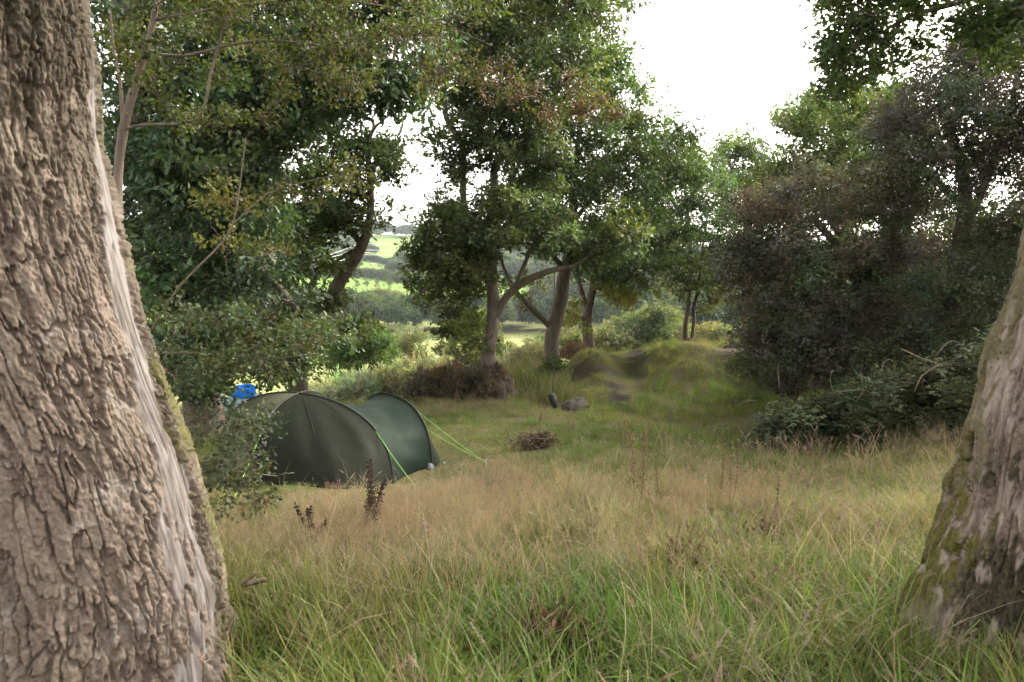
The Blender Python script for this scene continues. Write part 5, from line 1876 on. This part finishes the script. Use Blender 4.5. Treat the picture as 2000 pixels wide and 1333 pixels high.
def dock(px, py_top, py_base, D, label, stems=2, mat=None, dens=1.0, lean=0.0, fat=1.0):
    mat = mat or M_DOCK
    base = at(px, py_base, D)
    base[2] = float(ground(base[0], base[1]))
    top = at(px + lean, py_top, D)
    root = thing("dock_stalk", base, label, "dead plant", "dead seed stalks in the meadow")
    H = top[2] - base[2]
    gs = Geo()
    for s_ in range(stems):
        e = top - base + [0.06 * H * rng.normal() + (s_ - (stems - 1) / 2) * 0.16 * H, 0.1 * H * rng.normal(), -H * (0.12 * s_ * rng.random())]
        t = np.linspace(0, 1, 12)[:, None]
        Pk = base + e * t + np.array([1, .4, 0]) * (0.05 * H * np.sin(t * 3 + s_))
        g = Geo()
        g.tube(Pk, np.linspace(.0052, .002, 12), 5)
        link("stem", g.mesh("stem", mat), root)
        n = int(120 * dens)
        f = rng.uniform(0.35, 1.0, n)
        whorl = np.round(f * 16) / 16 + rng.normal(size=n) * 0.006
        q = np.stack([np.interp(whorl, t[:, 0], Pk[:, k]) for k in range(3)], 1)
        dv_ = rng.normal(size=(n, 3)) * [1, 1, .5]
        q2 = q + dv_ * 0.011 * fat * (1.2 - f)[:, None] * 1.6
        gs.segs(q2, q2 + rng.normal(size=(n, 3)) * 0.004 + [0, 0, .007], .0042 * fat, .002)
    o = link("seeds", gs.mesh("seeds", mat, False), root)
    o["kind"] = "stuff"
    return root


dock(712, 900, 1085, 5.0, "tallest blackened dock stalk with a dense tip, right before the tent", 3, M_DOCK, 2.2, 22, 1.8)
dock(607, 985, 1100, 4.7, "branching dark dock stalk in front of the tent's left half", 4, M_DOCK, 1.5, 0, 1.4)
dock(1235, 825, 995, 5.6, "tall rusty dock stalk with curled leaves in the middle of the meadow", 2, M_DOCKP, 1.9, 14, 1.9)
dock(1280, 895, 975, 6.0, "faint buff seed stalk right of the tall rusty dock", 1, M_DOCKP, .8, 8)
dock(1400, 860, 965, 6.0, "dry brown stalk at the meadow's right, leaning left", 1, M_DOCKP, 1.0, -6)
dock(1425, 860, 955, 6.1, "straight dry stalk with a frayed pale head near the bramble", 2, M_DOCKP, 1.0, 4)
dock(1500, 925, 1060, 5.0, "bent brown stalk standing in the right-hand grass", 1, M_DOCKP, 1.0, 16)
dock(1053, 812, 842, 11.8, "small russet stalk in the grass near the swing", 2, M_DOCKP, .7, 3)
dock(1215, 818, 880, 8.6, "pale seed head beyond the tall rusty dock", 2, M_DOCKP, .8, 0)
dock(1655, 850, 930, 7.4, "thin straw stalk before the bramble mound", 1, M_DOCKP, .5, -6)
dock(1110, 812, 850, 11.0, "dark little stalk beside the boulder", 1, M_DOCKP, .7, 0)

# pink campion
fb = at(835, 1060, 4.9)
fb[2] = float(ground(fb[0], fb[1]))
root = thing("pink_flower", fb, "pair of small pink flowers in the grass before the tent", "flower")
for px_, py_ in ((831, 1021), (836, 1033)):
    h = at(px_, py_, 4.9)
    g = Geo()
    g.tube(np.array([fb, (fb + h) / 2 + [.01, 0, 0], h]), .0016, 4)
    link("stem", g.mesh("stem", M_STEMG), root)
    g = Geo()
    for k in range(5):
        a_ = k * 1.2566 + rng.random() * .2
        d_ = np.array([math.cos(a_), -0.5, math.sin(a_)])
        d_ /= np.linalg.norm(d_)
        s_ = np.cross(d_, [0, 1, 0])
        V = np.array([h, h + d_ * .012 + s_ * .008, h + d_ * .022 + s_ * .005, h + d_ * .020, h + d_ * .022 - s_ * .005, h + d_ * .012 - s_ * .008])
        g.add(V, [[0, 1, 2], [0, 2, 3], [0, 3, 4], [0, 4, 5]])
    link("petals", g.mesh("petals", M_PINK, False), root)

# collapsed brown docks near the camera: drooping dead leaves
def dead_clump(name, px, py, D, n, r, label, col):
    c = at(px, py, D)
    c[2] = float(ground(c[0], c[1]))
    root = thing(name, c, label, "dead plant")
    P = rng.normal(size=(n, 3)) * [r, r * .8, .05] + c + [0, 0, .15]
    d = rng.normal(size=(n, 3)) * [.6, .6, .3] - [0, 0, .9]
    V, Fc, lr = place_leaves(OVAL * [0.55, 1], P, d, rng.normal(size=(n, 3)) + [0, -.5, .3], rng.uniform(.04, .10, n))
    V = V + 0.012 * rng.normal(size=V.shape) * 0.4
    o = link("withered_leaves", mesh_from("withered_leaves", V, Fc, plain(name + "_leaf", col, .9, .45, 18), False), root)
    o["kind"] = "stuff"
    g = Geo()
    for k in range(5):
        e = c + [rng.normal() * r, rng.normal() * r, .32 + .1 * rng.random()]
        g.tube(np.array([c, (c + e) / 2 + rng.normal(size=3) * .03, e]), [.006, .005, .003], 5)
    link("stems", g.mesh("stems", M_DOCKP), root)["kind"] = "stuff"


dead_clump("withered_dock", 1085, 1185, 3.2, 330, .12, "large clump of withered rust-brown dock leaves in the near grass", (0.095, 0.050, 0.030))
dead_clump("withered_dock", 1330, 1065, 4.2, 190, .12, "smaller straw-brown withered clump behind the tall dry stems", (0.15, 0.10, 0.062))
dead_clump("withered_dock", 1500, 1010, 4.9, 40, .06, "tiny dark withered clump in the right-hand grass", (0.12, 0.08, 0.05))
dead_clump("withered_dock", 790, 1330, 2.35, 24, .04, "dark red-brown curled leaf clump at the bottom edge", (0.075, 0.03, 0.025))

# ------------------------------------------------------------------ grass
def poly_mask_world(x, y, pts):
    return in_poly(x, y, np.asarray(pts)[:, :2])


foot = np.array([F4, F1, (F1 + F2) / 2 + [0.0, -.28, 0], F2, Nf, Ff, F3])[:, :2]


foot_line_pts = np.concatenate([foot[i] + (foot[(i + 1) % len(foot)] - foot[i]) * np.linspace(0, 1, 10, endpoint=False)[:, None] for i in range(len(foot))])


def tent_dist(P):
    return np.min(np.hypot(P[:, None, 0] - foot_line_pts[None, :, 0], P[:, None, 1] - foot_line_pts[None, :, 1]), axis=1)


def grass_field(n, y0, y1, pw=0.0, margin=1.25):
    """random ground spots in the view wedge, denser when nearer"""
    y = y0 + (y1 - y0) * rng.random(n) ** (1.0 + pw)
    half = 0.78 * y * margin + 0.6
    x = rng.uniform(-1, 1, n) * half
    keep = ~poly_mask_world(x, y, foot)
    cx, cy_ = t0_c(np.zeros_like(x))
    keep &= np.hypot(x - cx, y - cy_) > 0.62
    keep &= np.hypot(x - 2.40, y - 3.1) > 0.46
    x, y = x[keep], y[keep]
    z = ground(x, y)
    keep = rng.random(len(x)) > bare_shade_mask(x, y, z) * 0.94
    return np.stack([x[keep], y[keep], z[keep]], 1)


def lerp(a, b_, t):
    return np.array(a) * (1 - t)[:, None] + np.array(b_) * t[:, None]


def hollow(px, py, y):
    """the mown-looking green hollow and bank beyond the meadow"""
    edge = np.interp(px, [-200, 960, 1010, 1100, 1200, 1300, 1420, 1500, 2300], [700, 775, 790, 806, 828, 858, 882, 890, 860])
    return sstep(14, -10, py - edge) * (y > 10)


def meadow(P):
    px, py = project(P)
    n = fbm(P[:, 0] * .55, P[:, 1] * .55, 0, 4, 12)
    return px, py, n, hollow(px, py, P[:, 1])


# how dry the meadow is, read as patches: tan through the middle, greener near the camera and to the right
def dryness(px, py, n):
    d = 0.12 + 1.25 * n
    d += 0.44 * np.exp(-(((px - 1080) / 330) ** 2 + ((py - 960) / 75) ** 2))
    d += 0.34 * np.exp(-(((px - 800) / 260) ** 2 + ((py - 960) / 60) ** 2))
    d += 0.35 * np.exp(-(((px - 880) / 160) ** 2 + ((py - 800) / 26) ** 2))
    d += 0.35 * np.exp(-(((px - 560) / 150) ** 2 + ((py - 1070) / 60) ** 2))
    d -= 0.45 * np.exp(-(((px - 1080) / 200) ** 2 + ((py - 850) / 26) ** 2))
    d -= 0.35 * np.exp(-(((px - 1650) / 330) ** 2 + ((py - 1010) / 110) ** 2))
    d -= 0.30 * sstep(1060, 1200, py)
    return np.clip(d, 0, 1)


G1, G2, G3 = (0.075, 0.130, 0.022), (0.10, 0.14, 0.030), (0.135, 0.15, 0.042)
TAN, STRAW = (0.20, 0.160, 0.10), (0.27, 0.225, 0.15)
PINKTAN = (0.235, 0.17, 0.132)

def patch_src(name, radius, n, length, width, lean, bend, mat, K=4, uneven=0.5):
    V, Fq, Ft, lr = blades(n, 0.0, 1.0, 1.0, lean, bend, K)
    V = V.reshape(n, -1, 3)
    r = radius * np.sqrt(rng.random(n))
    a_ = rng.uniform(0, 6.283, n)
    bx, by = r * np.cos(a_), r * np.sin(a_)
    L = length * (1 + uneven * fbm(bx * 4, by * 4, rng.random() * 50, 2, 3) * 2)
    V = V * np.clip(L, length * 0.3, length * 2)[:, None, None]
    # widths were made in units of one metre: bring them to size about each blade's midline
    m_ = 2 * K + 1
    for k in range(K):
        c_ = (V[:, 2 * k] + V[:, 2 * k + 1]) / 2
        for j in (2 * k, 2 * k + 1):
            d_ = V[:, j] - c_
            d_ /= np.linalg.norm(d_, axis=1, keepdims=True) + 1e-9
            V[:, j] = c_ + d_ * (width * (0.6 + 0.7 * lr[::m_]) * 0.5 * (1 - k / K) ** 0.7)[:, None]
    V += np.stack([bx, by, np.full(n, -0.05)], 1)[:, None]
    o = src(name, V.reshape(-1, 3), [Fq, Ft], mat, lr)
    fattr(o.data, 'lt', np.repeat(rng.random(n), m_))
    return o


M_BLADE, nt, b = new_mat("meadow_blade")
lr_ = attr(nt, 'lr').outputs['Fac']
lt_ = attr(nt, 'lt').outputs['Fac']
dry_ = attr(nt, 'dry', 'INSTANCER').outputs['Fac']
gcol = attr(nt, 'col', 'INSTANCER').outputs['Color']
wn_ = ntex(nt, 1.6, 3, geo_pos(nt))
h = nt.nodes.new("ShaderNodeHueSaturation")
nt.links.new(gcol, h.inputs['Color'])
v_ = mathn(nt, 'MULTIPLY_ADD', lr_, 0.8)
v_.node.inputs[2].default_value = 0.6
nt.links.new(v_, h.inputs['Value'])
hu = mathn(nt, 'MULTIPLY_ADD', wn_, -0.07)
hu.node.inputs[2].default_value = 0.53
nt.links.new(hu, h.inputs['Hue'])
tanc = ramp(nt, lr_, [(0.1, (0.12, 0.092, 0.052)), (0.5, (0.20, 0.162, 0.100)), (0.9, (0.28, 0.235, 0.16))])
thr = mathn(nt, 'SUBTRACT', mathn(nt, 'ADD', dry_, mathn(nt, 'MULTIPLY_ADD', wn_, 0.5)), lt_)
thr.node.inputs[0].links[0].from_node.inputs[1].links[0].from_node.inputs[2].default_value = -0.25
dm = ramp(nt, thr, [(0.0, (0, 0, 0)), (0.12, (1, 1, 1))])
bc = mixc(nt, dm, h.outputs[0], tanc)
nt.links.new(bc, b.inputs['Base Color'])
b.inputs['Roughness'].default_value = 0.6
b.inputs['Specular IOR Level'].default_value = 0.2
t = nt.nodes.new("ShaderNodeBsdfTranslucent")
nt.links.new(mixc(nt, 1.0, bc, (1.25, 1.35, 0.8), 'MULTIPLY'), t.inputs['Color'])
mx = nt.nodes.new("ShaderNodeMixShader")
mx.inputs[0].default_value = 0.3
nt.links.new(b.outputs[0], mx.inputs[1])
nt.links.new(t.outputs[0], mx.inputs[2])
nt.links.new(mx.outputs[0], nt.nodes["Material Output"].inputs[0])

NEAR_SRC = [patch_src(f"near_patch_{i}", .34, 380, .28, .0092, .42, 1.2, M_BLADE, 4) for i in range(6)]
BROAD_SRC = [patch_src(f"broad_patch_{i}", .17, 46, .34, .0125, .40, 1.2, M_BLADE, 5, .35) for i in range(5)]
MID_SRC = [patch_src(f"mid_patch_{i}", .42, 520, .18, .0062, .44, 1.0, M_BLADE, 3) for i in range(6)]
TURF_SRC = [patch_src(f"turf_patch_{i}", .38, 520, .10, .0070, .5, .9, M_BLADE, 3) for i in range(5)]
RANK_SRC = [patch_src(f"rank_patch_{i}", .85, 700, .42, .011, .36, 1.0, M_BLADE, 3) for i in range(4)]


def ground_patches(y0, y1, cell, margin=1.2):
    ys = np.arange(y0, y1, cell)
    out = []
    for y in ys:
        hw_ = 0.78 * max(y, 1.5) * margin + 0.8
        xs = np.arange(-hw_, hw_, cell)
        out.append(np.stack([xs, np.full(len(xs), y)], 1))
    Q = np.concatenate(out)
    Q = Q + rng.uniform(-.5, .5, Q.shape) * cell
    return np.column_stack([Q, ground(Q[:, 0], Q[:, 1])])


def align(P):
    e = 0.2
    gx = (ground(P[:, 0] + e, P[:, 1]) - ground(P[:, 0] - e, P[:, 1])) / (2 * e)
    gy = (ground(P[:, 0], P[:, 1] + e) - ground(P[:, 0], P[:, 1] - e)) / (2 * e)
    yaw = rng.uniform(0, 6.283, len(P))
    # tilt after yaw: express the ground slope in the turned frame
    c, s_ = np.cos(yaw), np.sin(yaw)
    return np.stack([np.arctan(-gx * s_ + gy * c), -np.arctan(gx * c + gy * s_), yaw], 1)


def lay(name, P, key, objs, col, scl, dry, label):
    o = scatter(name, P, key, objs, col, scl, rot=align(P), jitter=.14)
    fattr(o.data, 'dry', np.clip(dry, 0, 1))
    return tag(o, label, "grass")


def clear_of(P, pad_tent, pad_trunk):
    c = foot.mean(0)
    big = c + (foot - c) * (1 + pad_tent / 1.2)
    k = ~poly_mask_world(P[:, 0], P[:, 1], big)
    cx, cy_ = t0_c(np.zeros(len(P)))
    k &= np.hypot(P[:, 0] - cx, P[:, 1] - cy_) > 0.46 + pad_trunk
    k &= ~((P[:, 0] < -1.05) & (P[:, 1] < 2.75))
    k &= np.hypot(P[:, 0] - hc[0], P[:, 1] - hc[1] + .25) > 0.42
    k &= np.hypot(P[:, 0] - 2.40, P[:, 1] - 3.1) > 0.30 + pad_trunk
    return k


# near meadow: long blades
P = ground_patches(1.0, 6.2, .30)
P = P[clear_of(P, .2, .16)]
P = P[(noise(P[:, 0] * 1.9, P[:, 1] * 1.9, 0, 97) > -0.42) | (rng.random(len(P)) < .35)]
px, py, n, hw = meadow(P)
dr = dryness(px, py, n)
w = np.clip(0.45 + 0.8 * noise(P[:, 0] * 1.7, P[:, 1] * 1.7, 0, 7) + 0.3 * dr, 0, 1)
lay("near_grass", P, "nearp", NEAR_SRC, lerp(G1, G3, w), rng.uniform(.75, 1.15, len(P)) * np.interp(P[:, 1], [2, 4, 6.2], [1.15, 1.0, .72]) * np.interp(tent_dist(P), [0, .5, 1.5], [.4, .55, 1]) * (1 + .45 * noise(P[:, 0] * 1.5, P[:, 1] * 1.5, 0, 93)), 0.04 + 0.55 * dr, "long green and buff grass filling the foreground")
P = ground_patches(1.3, 7.5, .42)
P = P[clear_of(P, .4, .1) & (tent_dist(P) > .6)]
P = P[noise(P[:, 0] * 1.1, P[:, 1] * 1.1, 0, 91) + .4 * rng.normal(size=len(P)) > 0.05]
lay("broad_grass", P, "broadp", BROAD_SRC, lerp((0.095, 0.175, 0.026), (0.16, 0.20, 0.045), rng.random(len(P))), rng.uniform(.6, 1.15, len(P)) * np.interp(P[:, 1], [2, 7.5], [1, .6]), rng.uniform(0, .3, len(P)), "clumps of broad bright blades scattered through the foreground")
# middle meadow
P = ground_patches(5.8, 19.0, .46)
P = P[clear_of(P, .12, .2)]
px, py, n, hw = meadow(P)
keep = rng.random(len(P)) > hw
P, px, py, n = P[keep], px[keep], py[keep], n[keep]
dr = dryness(px, py, n)
w = np.clip(0.45 + 0.8 * noise(P[:, 0] * 1.3, P[:, 1] * 1.3, 0, 7) + 0.2 * dr, 0, 1)
neart = tent_dist(P)
sz = rng.uniform(.65, 1.1, len(P)) * np.interp(neart, [0, .5, 1.5], [.35, .5, 1]) * np.interp(P[:, 1], [6, 10, 18], [1, .8, .75])
lay("meadow_grass", P, "midp", MID_SRC, lerp(G1, G3, w), np.stack([np.maximum(sz, .8), np.maximum(sz, .8), sz], 1), 0.10 + 0.75 * dr, "fine green and buff grass of the middle meadow around the tent")
# airy bent-grass heads
P = np.concatenate([grass_field(1000, 2.6, 6.5), grass_field(2600, 4.5, 12.0), grass_field(1300, 9.0, 17.5)])
px, py, n, hw = meadow(P)
dr = dryness(px, py, n)
keep = (rng.random(len(P)) < np.clip(dr * 1.3 - 0.22, 0.03, 1) * (1 - hw) * np.interp(P[:, 1], [2, 3.4, 4.6], [.12, .35, 1])) & clear_of(P, .35, .2)
P, dr = P[keep], dr[keep]
w = np.clip(0.5 + 0.9 * noise(P[:, 0] * .9, P[:, 1] * .9, 0, 17), 0, 1)
neart = tent_dist(P)
tag(scatter("bent_grass", P, "pan", PAN_SRC, lerp(STRAW, PINKTAN, w), rng.uniform(.45, .9, len(P)) * np.interp(P[:, 1], [3, 7, 12], [.85, .6, .42]) * np.interp(neart, [0, .5, 1.6], [.3, .4, 1]), tilt=.10, jitter=.12), "airy pinkish buff seed heads hazing over the meadow", "grass")
# straw: long dry arching blades
P = np.concatenate([grass_field(720, 1.5, 4.8), grass_field(900, 3.5, 9.0), grass_field(260, 8, 15)])
px, py, n, hw = meadow(P)
keep = (rng.random(len(P)) < (1 - hw) * np.clip(0.5 + 0.8 * noise(P[:, 0] * .8, P[:, 1] * .8, 0, 27), .1, 1)) & clear_of(P, .4, .1) & (tent_dist(P) > .8)
P = P[keep]
tag(scatter("straw_grass", P, "straw", STRAW_SRC, lerp(TAN, STRAW, rng.random(len(P))), rng.uniform(.55, 1.05, len(P)), tilt=.3, jitter=.15), "long bleached straw stems arching over the green grass", "grass")
P = np.concatenate([grass_field(210, 1.7, 5.0), grass_field(360, 4.0, 9.0)])
P = P[clear_of(P, .5, .1) & (tent_dist(P) > 1.1)]
P = P[rng.random(len(P)) < np.clip(0.55 + 0.9 * noise(P[:, 0] * .7, P[:, 1] * .7, 0, 57), .05, 1)]
tag(scatter("seeding_grass", P, "spike", SPIKE_SRC, lerp(STRAW, PINKTAN, rng.random(len(P))), rng.uniform(.55, 1.0, len(P)), tilt=.2, jitter=.12), "tall nodding buff seed spikes among the near grass", "grass")
# short turf in the hollow and on the bank
P = ground_patches(9.5, 28.0, .40)
px, py, n, hw = meadow(P)
keep = (rng.random(len(P)) < hw) & (P[:, 0] < 9.5) & (rng.random(len(P)) > bare_shade_mask(P[:, 0], P[:, 1], P[:, 2]) * 1.3)
P, px, py = P[keep], px[keep], py[keep]
t = np.clip(0.22 + 1.5 * fbm(P[:, 0] * .8, P[:, 1] * .8, 0, 4, 33) + 0.5 * sstep(755, 700, py), 0, 1)  # crest sunlight put into colour: turf turns paler and yellower upward
sz = rng.uniform(.4, 1.6, len(P)) * (1 + 0.9 * noise(P[:, 0] * 1.1, P[:, 1] * 1.1, 0, 41)) * (1 + 1.2 * (rng.random(len(P)) < .08))
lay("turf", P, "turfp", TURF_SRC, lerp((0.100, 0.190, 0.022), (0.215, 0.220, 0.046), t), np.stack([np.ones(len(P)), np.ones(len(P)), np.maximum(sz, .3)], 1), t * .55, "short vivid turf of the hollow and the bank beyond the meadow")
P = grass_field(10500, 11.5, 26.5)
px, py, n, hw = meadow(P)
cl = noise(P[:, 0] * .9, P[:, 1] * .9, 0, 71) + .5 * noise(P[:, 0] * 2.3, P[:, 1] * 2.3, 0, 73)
keep = (rng.random(len(P)) < hw) & (P[:, 0] < 9.5) & (cl > -0.05) & (rng.random(len(P)) > bare_shade_mask(P[:, 0], P[:, 1], P[:, 2]) * 1.2)
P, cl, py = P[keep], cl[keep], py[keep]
tag(scatter("bank_tussocks", P, "fine", FINE_SRC, lerp((0.105, 0.175, 0.026), (0.24, 0.225, 0.065), np.clip(cl + .6 * sstep(750, 700, py) + .25 * rng.normal(size=len(P)), 0, 1)), rng.uniform(.35, 1.0, len(P)), tilt=.2, jitter=.28), "uneven grass tussocks on the bank and in the hollow", "grass")  # tussocks yellower up the bank: the lit crest is painted in
# rank grass on the slope falling to the valley
P = ground_patches(17, 46, 1.1)
px, py, n, hw = meadow(P)
P = P[(px < 1060) | (P[:, 1] > 24.5)]
lay("slope_grass", P, "rankp", RANK_SRC, lerp(G2, G3, rng.random(len(P))), rng.uniform(.8, 1.3, len(P)), rng.uniform(.2, .8, len(P)), "rank pale grass on the slope falling to the valley")
# tussocks scattered over the valley field
n = 5200
y = rng.uniform(75, 152, n)
x = rng.uniform(-0.35, 0.75, n) * y
P = np.stack([x, y, ground(x, y)], 1)
tag(scatter("field_tussocks", P, "fine", FINE_SRC, lerp((0.12, 0.135, 0.05), (0.27, 0.245, 0.13), rng.random(n)), rng.uniform(1.0, 2.4, n), tilt=.15, jitter=.2), "rough pale tussocks over the valley field", "grass")

# ------------------------------------------------------------------ haze
m = bpy.data.materials.new("valley_air")
m.use_nodes = True
nt = m.node_tree
nt.nodes.clear()
out = nt.nodes.new("ShaderNodeOutputMaterial")
pv = nt.nodes.new("ShaderNodeVolumePrincipled")
pv.inputs['Color'].default_value = (0.80, 0.88, 1.0, 1)
pv.inputs['Density'].default_value = 0.0002
pv.inputs['Anisotropy'].default_value = 0.3
nt.links.new(pv.outputs[0], out.inputs['Volume'])
lo, hi = np.array([-2900, -60, -16.0]), np.array([2900, 1600, 80.0])
V = np.array([[x, y, z] for x in (lo[0], hi[0]) for y in (lo[1], hi[1]) for z in (lo[2], hi[2])])
Fh = np.array([[0, 1, 3, 2], [4, 6, 7, 5], [0, 4, 5, 1], [2, 3, 7, 6], [0, 2, 6, 4], [1, 5, 7, 3]])
HZ = link("haze", mesh_from("haze", V, Fh, m, False))
HZ["kind"] = "stuff"

for o in bpy.data.objects:
    if "_base" in o: del o["_base"]
